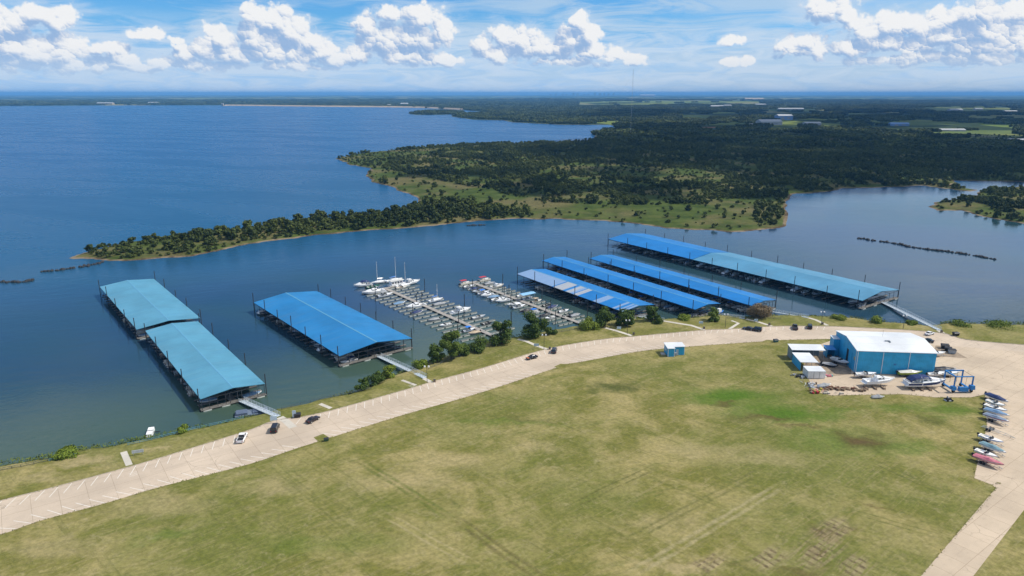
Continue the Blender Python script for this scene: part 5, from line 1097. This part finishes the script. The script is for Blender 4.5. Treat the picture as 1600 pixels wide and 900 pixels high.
def tree(label, px, base_py, top_py, wpx, m=F_NEAR, seed=0, n=2600, shrub=False, group=None, name='shore_tree', z=1.4, leaf=.34):
    n, leaf = (n * 3, .2) if shrub else (int(n * 1.7), .27)
    q = G(px, base_py, z); d = math.hypot(q[0], q[1]); dep = d * math.cos(PITCH) + (CAMH - z) * math.sin(PITCH)
    H = (base_py - top_py) * dep / FPX / math.cos(math.atan2(CAMH, d)); Rw = wpx * dep / FPX / 2
    r = thing(name, label, 'shrub' if shrub else 'tree', (q[0], q[1], z - .1), random.uniform(0, 6), group)
    link('crown', crown_mesh('crown', seed, Rw * 1.08, H, -.1 if shrub else H * .02, 12 if not shrub else 9, n, leaf, m), r)
    link('trunk', trunk_mesh(H * (.5 if shrub else .95), Rw * .06 + .05, seed), r); return r
T = [('tall dark tree beside the wide plain blue dock', 705,563,511,36,F_NEAR,1,4200,False),('dark bushy tree at the foot of the tall one', 683,568,538,26,F_NEAR,2,1800,False),('low dark shrub between the two trees at the sailboat dock', 747,549,527,36,F_NEAR,3,1400,True),('rounded low shrub hugging the bank below the tall dark tree', 724,556,538,22,F_NEAR,14,1200,True),
     ('pointed tree beside the shore end of the sailboat dock', 784,540,502,36,F_NEAR,4,2600,False),('broad round tree by the lamp lit path', 836,527,489,42,F_NEAR,5,3400,False),('small shrub at the side of the broad round tree', 860,524,510,20,F_NEAR,6,900,True),('pale yellow green bush at the head of the smaller open dock', 921,514,498,36,F_YEL,7,1600,True),
     ('dark tree below the front of the patched roof', 946,511,482,36,F_NEAR,8,2400,False),('second dark tree below the patched roof, next to the gangway', 976,511,486,30,F_NEAR,9,2200,False),('slender tree in front of the patched dock gable', 1020,503,476,24,F_NEAR,10,1500,False),('low green bush below the slender tree', 1028,507,495,18,F_NEAR,11,800,True),
     ('small tree on the grass below the twin narrow docks', 1115,503,482,18,F_NEAR,12,1200,False),('wide dry brown bush below the narrow docks', 1190,499,479,44,F_BROWN,13,2600,True),('pale bush by the path below the patched roof', 1066,500,491,22,F_YEL,15,700,True),
     ('green bush on the bank below the plain blue dock gangway', 606,590,572,24,F_YEL,16,900,True),('green bush beside its twin on the bank below the plain blue dock', 588,599,582,26,F_NEAR,17,900,True),('scrubby bush lowest on the bank below the plain blue dock', 566,609,592,22,F_NEAR,18,700,True),('yellow green shrub at the water edge near the wooded bank', 655,575,562,26,F_YEL,19,800,True),
     ('yellow green shrub on the bank beside the blue railing end', 288,677,665,20,F_YEL,20,700,True),('yellow green weeds bush behind the short blue railing', 105,714,704,34,F_YEL,21,1000,True),('bush on the bank below the two-tone roof', 1310,500,493,22,F_YEL,22,700,True),('taller bush behind the workshop roof by the water', 1367,504,495,24,F_YEL,23,800,True),('low bush beside the foot of the long white gangway', 1424,508,502,18,F_YEL,24,600,True),
     ('scrubby bush at the water past the long white gangway', 1500,509,503,30,F_YEL,25,700,True),('scrubby bush on the bank at the picture edge', 1560,511,505,40,F_YEL,26,800,True)]
for a in T: tree(a[0], a[1], a[2], a[3], a[4], a[5], a[6], a[7], a[8], None, 'shrub' if a[8] else 'shore_tree')

# weeds along the near waterline (uncountable)
line = smooth_line([(*p,) for p in near_shore[1:-1]], 1.0); rg = np.random.default_rng(5); pts = []
for p in line:
    d = math.hypot(*p)
    if rg.random() < .8:
        for _ in range(7): pts.append((p[0] + rg.normal() * 1.4, p[1] - abs(rg.normal()) * 1.5 - .2))
pts = np.array(pts); sdv, zv = near_z(pts); ok = (zv > .05); pts, zv = pts[ok], zv[ok]; n = len(pts); dens_ = wob(pts, 30, 9) > np.where((pts[:, 0] < -95) | (pts[:, 0] > 60), -.9, -.15); pts, zv = pts[dens_], zv[dens_]; n = len(pts)
tall_ = 1 + .7 * ((pts[:, 0] < -95) | (pts[:, 0] > 190)) + .5 * wob(pts, 11, 12); hh = np.clip(tall_, .4, 2.0)
K = 7; Pw = np.repeat(np.column_stack([pts, zv]), K, 0); hw_ = np.repeat(hh, K); n = len(Pw)
Pw += rg.normal(size=(n, 3)) * np.array((.45, .45, 0)); Pw[:, 2] += rg.uniform(0, 1, n) ** 1.4 * hw_ * .95
nr = rg.normal(size=(n, 3)) * .6 + np.array((0, 0, .8)); nr /= np.linalg.norm(nr, axis=1)[:, None]; t1 = np.cross(nr, rg.normal(size=(n, 3))); t1 /= np.linalg.norm(t1, axis=1)[:, None]; t2 = np.cross(nr, t1); sz = rg.uniform(.10, .26, n)[:, None]
V = np.stack([Pw - t1 * sz * 1.5 - t2 * sz * .5, Pw + t1 * sz * 1.5 - t2 * sz * .6, Pw + t1 * sz * 1.4 + t2 * sz * .5, Pw - t1 * sz * 1.3 + t2 * sz * .6], 1).reshape(-1, 3)
tag(link('bank_weeds', raw_mesh('bank_weeds', V, np.arange(n * 4).reshape(-1, 4), leaf_mat('bank weeds', (.085, .125, .02), (.23, .22, .055)))), 'weeds and reeds along the near waterline', 'weeds', None, 'stuff')

vp = []
yl = [G(*p, LZ)[:2] for p in yard_px[6:18]]
for ln_, k in ((lo_line, 1), (up_line, -1), (smooth_line(yl, 2.0), 0)):
    for a, b in zip(ln_[:-1], ln_[1:]):
        d = b - a; L_ = np.linalg.norm(d); nrm = np.array((d[1], -d[0])) / (L_ + 1e-9)
        for _ in range(max(1, int(L_ * 4))):
            f = rg.random(); off_ = rg.normal() * .22 + (k * .12); vp.append(a + d * f + nrm * off_)
vp = np.array(vp); vp = vp[wob(vp, 7, 77) > -1.1]; n = len(vp); Pw = np.column_stack([vp, np.full(n, LZ + .05) + rg.uniform(0, .14, n)]); nr = rg.normal(size=(n, 3)) * .5 + np.array((0, 0, .9)); nr /= np.linalg.norm(nr, axis=1)[:, None]; t1 = np.cross(nr, rg.normal(size=(n, 3))); t1 /= np.linalg.norm(t1, axis=1)[:, None]; t2 = np.cross(nr, t1); sz = rg.uniform(.06, .2, n)[:, None]
V = np.stack([Pw - t1 * sz - t2 * sz * .6, Pw + t1 * sz - t2 * sz * .5, Pw + t1 * sz * .9 + t2 * sz * .6, Pw - t1 * sz * .8 + t2 * sz * .5], 1).reshape(-1, 3)
tag(link('verge_grass', raw_mesh('verge_grass', V, np.arange(n * 4).reshape(-1, 4), leaf_mat('verge grass', (.13, .14, .032), (.25, .22, .08)))), 'ragged grass growing over the pavement edges', 'grass', None, 'stuff')

# wooded peninsula
protos = [crown_mesh('crown', 100 + k, rw, h, .1, 9, 420, .72, F_DARK) for k, (rw, h) in enumerate([(3.6, 6.0), (4.6, 7.0), (4.0, 7.8), (5.2, 6.2), (3.2, 4.8)])]
tprot = [trunk_mesh(6, .2, k) for k in range(5)]
bushp = [crown_mesh('crown', 120 + k, rw, h, .1, 5, 130, .75, F_DARK) for k, (rw, h) in enumerate([(2.0, 2.4), (2.6, 3.0)])]
opens = [([(575,262),(600,262),(640,272),(700,285),(760,298),(830,314),(900,320),(1000,322),(1100,320),(1160,308),(1228,310),(1225,352),(1140,362),(1000,352),(860,343),(820,340),(830,330),(740,326),(700,316),(662,310),(640,300),(610,288),(585,275)], .055),
    ([(850,262),(900,254),(1000,260),(1090,266),(1140,276),(1100,287),(1000,282),(930,274)], .14), ([(528,247),(560,239),(700,230),(740,230),(640,244),(590,252),(560,257)], .12), ([(690,247),(760,251),(790,262),(740,266),(700,258)], .15),
    ([(1330,196),(1420,188),(1600,196),(1600,228),(1500,222),(1430,212)], .05), ([(1230,222),(1330,214),(1420,222),(1350,232),(1250,232)], .3), ([(1000,300),(1060,292),(1120,300),(1090,314),(1020,316)], .2), ([(1080,202),(1140,190),(1180,196),(1120,208)], .05), ([(1452,322),(1470,314),(1540,318),(1560,336),(1500,331)], .08), ([(1180,190),(1300,186),(1340,200),(1200,204)], .15), ([(820,212),(900,205),(930,214),(860,222)],.3), ([(1180,172),(1290,170),(1300,178),(1190,181)],.04), ([(1300,177),(1420,175),(1440,184),(1310,186)],.05), ([(1440,167),(1570,166),(1590,174),(1450,177)],.04), ([(1050,178),(1150,175),(1170,184),(1060,187)],.05), ([(900,160),(1180,157),(1200,164),(900,166)],.03), ([(1500,180),(1620,180),(1620,190),(1510,189)],.06)]
opens = [(np.array([G(*p, 2)[:2] for p in o]), d) for o, d in opens]
clump = np.array([G(*p, 2)[:2] for p in [(1172,330),(1190,314),(1228,312),(1236,335),(1228,352),(1185,352)]])
spit = np.array([G(*p, 1)[:2] for p in [(135,400),(150,388),(470,340),(640,320),(700,312),(840,332),(830,342),(720,345),(640,352),(480,363),(300,396),(200,404)]])
gx, gy = np.meshgrid(np.arange(-420, 1500, 5.6), np.arange(380, 1750, 5.6)); Pt = np.column_stack([gx.ravel(), gy.ravel()]); Pt += RNG.uniform(-2.8, 2.8, Pt.shape)
Pt = Pt[np.abs(np.arctan2(Pt[:, 0], Pt[:, 1])) < R(41)]
sd = mid_sd(Pt); Pt, sd = Pt[sd > 4.5], sd[sd > 4.5]
nz = wob(Pt, 95, 31) + .6 * wob(Pt, 34, 32)
nz = nz + .35 * wob(Pt, 260, 35)
dn = np.where(nz > .0, .9, np.where(nz > -.35, .5, .13))
for poly, d in opens: dn = np.where(inside(Pt, poly), d, dn)
dn = np.where(inside(Pt, clump), .8, dn); dn = np.where(inside(Pt, spit), np.where(sd > 8, .85, .45), dn)
tip = ss((Pt[:, 0] + 262) / 150) * .75 + .25; dn = np.where(inside(Pt, spit), dn * tip, dn)
keep = RNG.random(len(Pt)) < dn; Pt, sd, nz = Pt[keep], sd[keep], nz[keep]; zt = mid_height(Pt, sd); rt = np.hypot(Pt[:, 0], Pt[:, 1])
openish = np.zeros(len(Pt), bool)
for poly, d in opens: openish |= inside(Pt, poly) & (d < .2)
sc_ = RNG.uniform(.34, .88, len(Pt)); inspit = inside(Pt, spit); sc_ = np.where(inspit, RNG.uniform(.25, 1.0, len(Pt)) ** 1.3 * .85 + .22, sc_)
bush = ((openish & ~inside(Pt, clump)) & (RNG.random(len(Pt)) < .7)) | ((nz < .1) & ~inspit & (RNG.random(len(Pt)) < .5)) | (inspit & (sd < 14) & (RNG.random(len(Pt)) < .6))
inframe = np.abs(np.arctan2(Pt[:, 0], Pt[:, 1])) < R(35.5)
score = np.where(inframe & ~bush, rt / sc_, 1e9); order = np.argsort(score); solo = order[:300]; rest = order[300:]
for i in solo:
    k = int(RNG.integers(0, 5)); sp = bool(inspit[i])
    r = thing('wild_tree', 'dark bushy tree on the narrow wooded spit across the marina' if sp else 'dark bushy tree on the scrub peninsula beyond the spit', 'tree', (Pt[i, 0], Pt[i, 1], zt[i] - .1), float(RNG.uniform(0, 6.28)), 'trees on the wooded spit' if sp else 'trees on the scrub peninsula')
    s = float(sc_[i]); r.scale = (s, s, s * float(RNG.uniform(.85, 1.2))); link('crown', protos[k], r); link('trunk', tprot[k], r)

def scatter(name, label, pts, z, scl, idx, meshes):
    """one object: points that carry copies of a few crowns through geometry nodes"""
    c = bpy.data.collections.new(name + '_crowns')
    for k, me in enumerate(meshes): c.objects.link(W_OBJ.new('%s_crown_%02d' % (name, k), me))
    me = bpy.data.meshes.new(name); n = len(pts); me.vertices.add(n); me.vertices.foreach_set('co', np.column_stack([pts, z]).astype(np.float32).ravel())
    for nm, ty, v in (('scl', 'FLOAT', scl), ('rot', 'FLOAT', RNG.uniform(0, 6.28, n)), ('pick', 'INT', idx)):
        a = me.attributes.new(nm, ty, 'POINT'); a.data.foreach_set('value', np.asarray(v, np.float32 if ty == 'FLOAT' else np.int32))
    o = link(name, me); tag(o, label, 'forest', None, 'stuff')
    ng = bpy.data.node_groups.new(name, 'GeometryNodeTree'); ng.interface.new_socket('Geometry', in_out='INPUT', socket_type='NodeSocketGeometry'); ng.interface.new_socket('Geometry', in_out='OUTPUT', socket_type='NodeSocketGeometry')
    N = ng.nodes; gi, go = N.new('NodeGroupInput'), N.new('NodeGroupOutput'); ip = N.new('GeometryNodeInstanceOnPoints'); ci = N.new('GeometryNodeCollectionInfo'); ci.inputs[0].default_value = c; ci.inputs['Separate Children'].default_value = True; ci.inputs['Reset Children'].default_value = True
    def attr(nm, ty): a = N.new('GeometryNodeInputNamedAttribute'); a.data_type = ty; a.inputs[0].default_value = nm; return a.outputs[0]
    cx = N.new('ShaderNodeCombineXYZ'); l = ng.links.new; l(attr('rot', 'FLOAT'), cx.inputs[2]); l(gi.outputs[0], ip.inputs['Points']); l(ci.outputs[0], ip.inputs['Instance']); ip.inputs['Pick Instance'].default_value = True
    l(attr('pick', 'INT'), ip.inputs['Instance Index']); l(cx.outputs[0], ip.inputs['Rotation']); l(attr('scl', 'FLOAT'), ip.inputs['Scale']); l(ip.outputs[0], go.inputs[0])
    o.modifiers.new('scatter', 'NODES').node_group = ng; return o
g2x, g2y = np.meshgrid(np.arange(-420, 1300, 4.4), np.arange(380, 1500, 4.4)); P2 = np.column_stack([g2x.ravel(), g2y.ravel()]); P2 += RNG.uniform(-2.2, 2.2, P2.shape)
P2 = P2[np.abs(np.arctan2(P2[:, 0], P2[:, 1])) < R(40)]; sd2 = mid_sd(P2); P2, sd2 = P2[sd2 > 3], sd2[sd2 > 3]
nz2 = wob(P2, 95, 31) + .6 * wob(P2, 34, 32) + .35 * wob(P2, 260, 35); d2 = np.where(nz2 > -.05, .75, np.where(nz2 > -.4, .38, .08))
for poly, d in opens: d2 = np.where(inside(P2, poly), d * .8, d2)
d2 = np.where(inside(P2, spit), np.where(sd2 < 22, .6, .35), d2); k2 = RNG.random(len(P2)) < d2; P2, sd2 = P2[k2], sd2[k2]
scatter('undergrowth', 'low scrub and bushes between the trees of the peninsula', P2, mid_height(P2, sd2) - .1, RNG.uniform(.4, 1.15, len(P2)), RNG.integers(0, 2, len(P2)), bushp)
scatter('forest', 'dark scrub woodland covering the peninsula', Pt[rest], zt[rest] - .1, sc_[rest], np.where(bush[rest], RNG.integers(5, 7, len(rest)), RNG.integers(0, 5, len(rest))), protos + bushp)
# far groves
groves = []
for k in range(4):
    rg = np.random.default_rng(200 + k); Vs = []
    for j in range(26):
        me = None; cx_, cy_ = rg.uniform(-24, 24, 2); rw, h = rg.uniform(3.2, 5.2), rg.uniform(5.5, 9); nl = 46
        d = rg.normal(size=(nl, 3)); d /= np.linalg.norm(d, axis=1)[:, None]; P_ = np.array((cx_, cy_, h * .55)) + d * np.array((rw, rw, h * .45)) * rg.uniform(.7, 1.05, nl)[:, None]
        nr = d + rg.normal(size=(nl, 3)) * .4; nr /= np.linalg.norm(nr, axis=1)[:, None]; a1 = np.cross(nr, rg.normal(size=(nl, 3))); a1 /= np.linalg.norm(a1, axis=1)[:, None]; a2 = np.cross(nr, a1); s = rg.uniform(1.0, 2.0, nl)[:, None]
        Vs.append(np.stack([P_ - a1 * s - a2 * s, P_ + a1 * s - a2 * s, P_ + a1 * s + a2 * s, P_ - a1 * s + a2 * s], 1).reshape(-1, 3))
    V = np.vstack(Vs); groves.append(raw_mesh('crown', V, np.arange(len(V)).reshape(-1, 4), F_DARK))
gp = []
rad = 1500.0
while rad < 11000:
    step = 34 * (1 + max(0, rad - 3000) / 5000); na = int(R(84) * rad / step); a = -R(42) + np.arange(na) * R(84) / na + RNG.uniform(-.5, .5, na) * R(84) / na; rj = rad + RNG.uniform(-.5, .5, na) * step
    gp.append(np.column_stack([rj * np.sin(a), rj * np.cos(a)])); rad += step
gp = np.vstack(gp); sdg = mid_sd(gp); gp, sdg = gp[sdg > 22], sdg[sdg > 22]
nzg = wob(gp, 420, 41) + .7 * wob(gp, 150, 42); dg = np.where(nzg > .05, .92, np.where(nzg > -.45, .4, .06))
for poly, d in opens: dg = np.where(inside(gp, poly), d * .4, dg)
kp = RNG.random(len(gp)) < dg; gp, sdg = gp[kp], sdg[kp]
scatter('far_woods', 'far woodland stretching to the horizon', gp, mid_height(gp, sdg) - .2, RNG.uniform(.8, 1.25, len(gp)) * (1 + np.clip((np.hypot(gp[:, 0], gp[:, 1]) - 4000) / 9000, 0, .6)), RNG.integers(0, 4, len(gp)), groves)

# breakwaters of dark rock
M_ROCK = mat('wet dark rock', (.03, .03, .032), .8, 0, .4, .8)
def rocks(label, pts, seed, w=1.3):
    P = smooth_line([G(*p) for p in pts], 1.1); rd = random.Random(seed); b = MB()
    for p in P:
        if rd.random() < .12: continue
        for _ in range(2):
            x, y = p[0] + rd.gauss(0, w * .5), p[1] + rd.gauss(0, w * .5); s = rd.uniform(.5, 1.2); n = 6
            ring = lambda z, k: [(x + k * s * math.cos(i * PI / 3 + seed) * rd.uniform(.75, 1.2), y + k * s * math.sin(i * PI / 3 + seed) * rd.uniform(.75, 1.2), z) for i in range(6)]
            b.loft([ring(-.3, 1.0), ring(s * .45, .95), ring(s * rd.uniform(.7, 1.1), .45)])
    tag(b.build('breakwater_rocks', M_ROCK), label, 'breakwater', None, 'stuff')
rocks('dark rock breakwater reaching out from the tip of the wooded spit', [(65,424.5),(85,423),(110,420),(140,415),(160,410)], 1); rocks('dark rock line in the lake at the picture edge', [(-60,446),(0,441),(25,441),(42,440),(57,437.5)], 2); rocks('long dark rock breakwater across the inlet beyond the two-tone roof', [(1343,372.5),(1362,376),(1385,378.5),(1410,383),(1425,386.5),(1460,391),(1500,396),(1530,401),(1554,405.5)], 3); rocks('few dark rocks awash off the marina shore of the spit', [(731,353),(738,352.5),(756,352)], 4, .6)

# ------------------------------------------------------------------ far buildings, mast and skyline
M_FW = mat('far white wall', (.40, .41, .41), .6); M_FB = mat('far blue roof', (.16, .28, .5), .5); M_FG = mat('far grey roof', (.30, .31, .33), .6); M_FT = mat('far tan wall', (.42, .34, .24), .7); M_TWR = mat('tower glass', (.22, .28, .34), .4)
def far_house(label, px, py, w, d, h, wm, rm, rz=0.0, name='farm_building', cat='building', group=None, z=4.0):
    q = G(px, py, z); zz = float(mid_height(np.array([q[:2]]), mid_sd(np.array([q[:2]])))[0]); r = thing(name, label, cat, (q[0], q[1], zz - .3), rz, group)
    MB().box(-w / 2, w / 2, -d / 2, d / 2, 0, h).build('wall', wm, r); MB().loft([[(x, -d / 2 - .5, h), (x, 0, h + d * .16), (x, d / 2 + .5, h), (x, 0, h + .02)] for x in (-w / 2 - .5, w / 2 + .5)]).build('roof', rm, r)
    MB().box(-w * .3, -w * .1, -d / 2 - .08, -d / 2 - .005, 0, h * .7).box(w * .1, w * .3, -d / 2 - .08, -d / 2 - .005, h * .3, h * .7).build('door', M_FG, r)
for a in [('long white roofed hall on the wooded plain', 1201,195,70,40,11,M_FW,M_FW,.1),('white hall with a blue front behind the long white hall', 1224,188.5,55,34,15,M_FB,M_FW,.1),('small white shed in the woods beside the long white hall', 1177,197,22,16,6,M_FW,M_FW,0),('pale grey building beside bare red earth', 1268,196,50,26,8,M_FG,M_FW,.05),('low white shed among the bare red earth', 1290,201,40,14,5,M_FT,M_FW,.0),
          ('long blue roofed building at the edge of the green fields', 1404,195,55,24,7,M_FB,M_FB,-.1),('pale long barn in the middle of the green fields', 1483,203,80,20,4,M_FW,M_FW,0),('white farmhouse beyond the green fields', 1472,189,18,14,6,M_FW,M_FG,.3),('white farmhouse nearest the picture edge beyond the fields', 1506,190,22,14,6,M_FW,M_FW,.2),('pale barn half hidden in woods on the plain', 1580,224,60,22,6,M_FG,M_FW,-.2),
          ('far white warehouse in the hazy woods', 1492,173,70,40,9,M_FW,M_FW,0),('far cluster house with a pale roof', 1528,172,50,24,8,M_FW,M_FG,.1),('far blue grey house row in hazy woods', 1578,175,70,24,8,M_FG,M_FW,.1),('white water works building behind the dam', 632,164.5,60,40,16,M_FT,M_FW,0),('small white tower house at the dam end', 608,166,24,20,12,M_FW,M_FW,0),
          ('far pale yellow warehouse on the plain', 1178,157,260,90,16,M_FT,M_FT,0),('far white warehouse toward the horizon', 1120,168,90,40,10,M_FW,M_FW,0),('far white house among bright trees', 1136,166.5,60,40,10,M_FW,M_FG,.2),('far white building past the bright trees', 1188,166,80,30,14,M_FW,M_FW,.0),('far white strip building past the bright field', 1235,172,150,30,8,M_FW,M_FW,.0),('far white hall near the tall mast', 1011,151.5,420,160,36,M_FW,M_FW,0),('far white barn on the lake shore', 165,163.5,140,40,12,M_FT,M_FW,0),('far pale shed on the lake shore', 240,162.5,90,40,10,M_FW,M_FW,0),('stone intake tower at the end of the dam', 348,165,16,16,22,M_FT,M_FG,0)]:
    far_house(*a)
q = G(985, 214, 0); ms = thing('radio_mast', 'slender tall radio mast rising above the horizon', 'radio mast', (q[0], q[1], 2)); top = CAMH + (HOR - 112) / FPX * math.hypot(q[0], q[1]) - 2
MR = .45
lat = MB()
for k in range(3): a = k * 2 * PI / 3; lat.bar((MR * math.cos(a), MR * math.sin(a), 0), (MR * math.cos(a), MR * math.sin(a), top), .08, 4)
for i in range(60):
    z0 = top * i / 60; k = i % 3; a, b_ = k * 2 * PI / 3, (k + 1) * 2 * PI / 3; lat.bar((MR * math.cos(a), MR * math.sin(a), z0), (MR * math.cos(b_), MR * math.sin(b_), z0 + top / 60), .07, 4)
lat.build('lattice', M_GALV, ms); gw = MB()
for k in range(3):
    a = k * 2 * PI / 3 + .5
    for f in (.5, .95): gw.bar((0, 0, top * f), (math.cos(a) * top * .6, math.sin(a) * top * .6, 0), .03, 4)
gw.build('guy_wire', M_STEEL, ms)
# dam: long earth bank with a pale stone face
dam_pts = smooth_line([G(*p)[:2] for p in [(350,165.2),(375,165.3),(500,166.8),(640,168.3),(722,171.8)]], 60)
db = MB(); n = len(dam_pts); db.add([(*p, 0.2) for p in dam_pts] + [(p[0] + 4, p[1] + 22, 9) for p in dam_pts] + [(p[0] + 8, p[1] + 34, 9) for p in dam_pts] + [(p[0] + 14, p[1] + 70, 2) for p in dam_pts], [(j * n + i, j * n + i + 1, (j + 1) * n + i + 1, (j + 1) * n + i) for j in range(3) for i in range(n - 1)])
tag(db.build('dam', mat('pale dam stone', (.40, .31, .21), .9, 0, .2, .02)), 'long pale stone dam along the far end of the lake', 'dam')
rd = random.Random(4)
for i in range(13):
    px = 862 + i * 8.2 + rd.uniform(-2, 2); q = G(px, 150.2, 10); h = rd.uniform(60, 115); w = rd.uniform(40, 70)
    r = thing('tower_block', 'hazy city tower block on the horizon', 'tower block', (q[0], q[1], 15), rd.uniform(-.3, .3), 'city skyline towers')
    MB().box(-w / 2, w / 2, -w / 2, w / 2, 0, h).build('facade', M_TWR, r); MB().box(-w * .3, w * .3, -w * .3, w * .3, h, h + 8).build('crown', M_FG, r)

# ------------------------------------------------------------------ cumulus added overhead, out of view, to shade the woods
M_CLOUD = bpy.data.materials.new('cloud'); M_CLOUD.use_nodes = True; t = NT(M_CLOUD.node_tree)
mx_ = t.n('ShaderNodeMixShader', {0: .6, 1: t.n('ShaderNodeBsdfDiffuse', {'Color': (.9, .9, .9, 1)}).outputs[0], 2: t.n('ShaderNodeBsdfTranslucent', {'Color': (.9, .9, .9, 1)}).outputs[0]})
t.t.links.new(mx_.outputs[0], t.n('ShaderNodeOutputMaterial').inputs[0])
cb = MB(); rd = random.Random(21)
for (px, py, r, n_) in [(1090,262,150,5),(1200,262,190,5),(1330,262,230,6),(1480,262,260,6),(1600,250,260,6),(1010,248,120,5),(1180,232,300,6),(1380,232,330,6),(1080,215,300,6),(1240,205,420,9),(800,268,70,5),(900,285,80,6),(1010,295,70,5),(1120,296,70,5),(960,232,120,5),(1420,182,900,10),(1250,178,900,8),(1560,190,500,6),(1130,178,700,6)]:
    c0 = Vector(G(px, py, 4)) + sunv * 1950
    for _ in range(n_):
        a = rd.uniform(0, 2 * PI); q = r * math.sqrt(rd.random()) * .8; s_ = r * rd.uniform(.26, .5); cx_, cy_, cz_ = c0.x + q * math.cos(a) * 1.5, c0.y + q * math.sin(a), c0.z + rd.uniform(-20, 50)
        rings = []
        for k in range(9):
            ph = PI * k / 8; rr_ = max(math.sin(ph), .02) * s_
            rings.append([(cx_ + rr_ * math.cos(i * PI / 8) * rd.uniform(.86, 1.14), cy_ + rr_ * math.sin(i * PI / 8) * rd.uniform(.86, 1.14), cz_ - math.cos(ph) * s_ * .42) for i in range(16)])
        cb.loft(rings)
struct(cb.build('shade_cloud', M_CLOUD, None, True))

# ------------------------------------------------------------------ the air
hm = bpy.data.materials.new('haze'); hm.use_nodes = True; t = NT(hm.node_tree); pv = t.n('ShaderNodeVolumePrincipled', {'Color': HAZE_COLOR, 'Density': HAZE_DENSITY, 'Anisotropy': 0.0}); ou = t.n('ShaderNodeOutputMaterial'); t.t.links.new(pv.outputs[0], ou.inputs['Volume'])
hb_ = MB().box(-56000, 56000, -56000, 56000, -5, 158).build('haze', hm); hb_['kind'] = 'stuff'
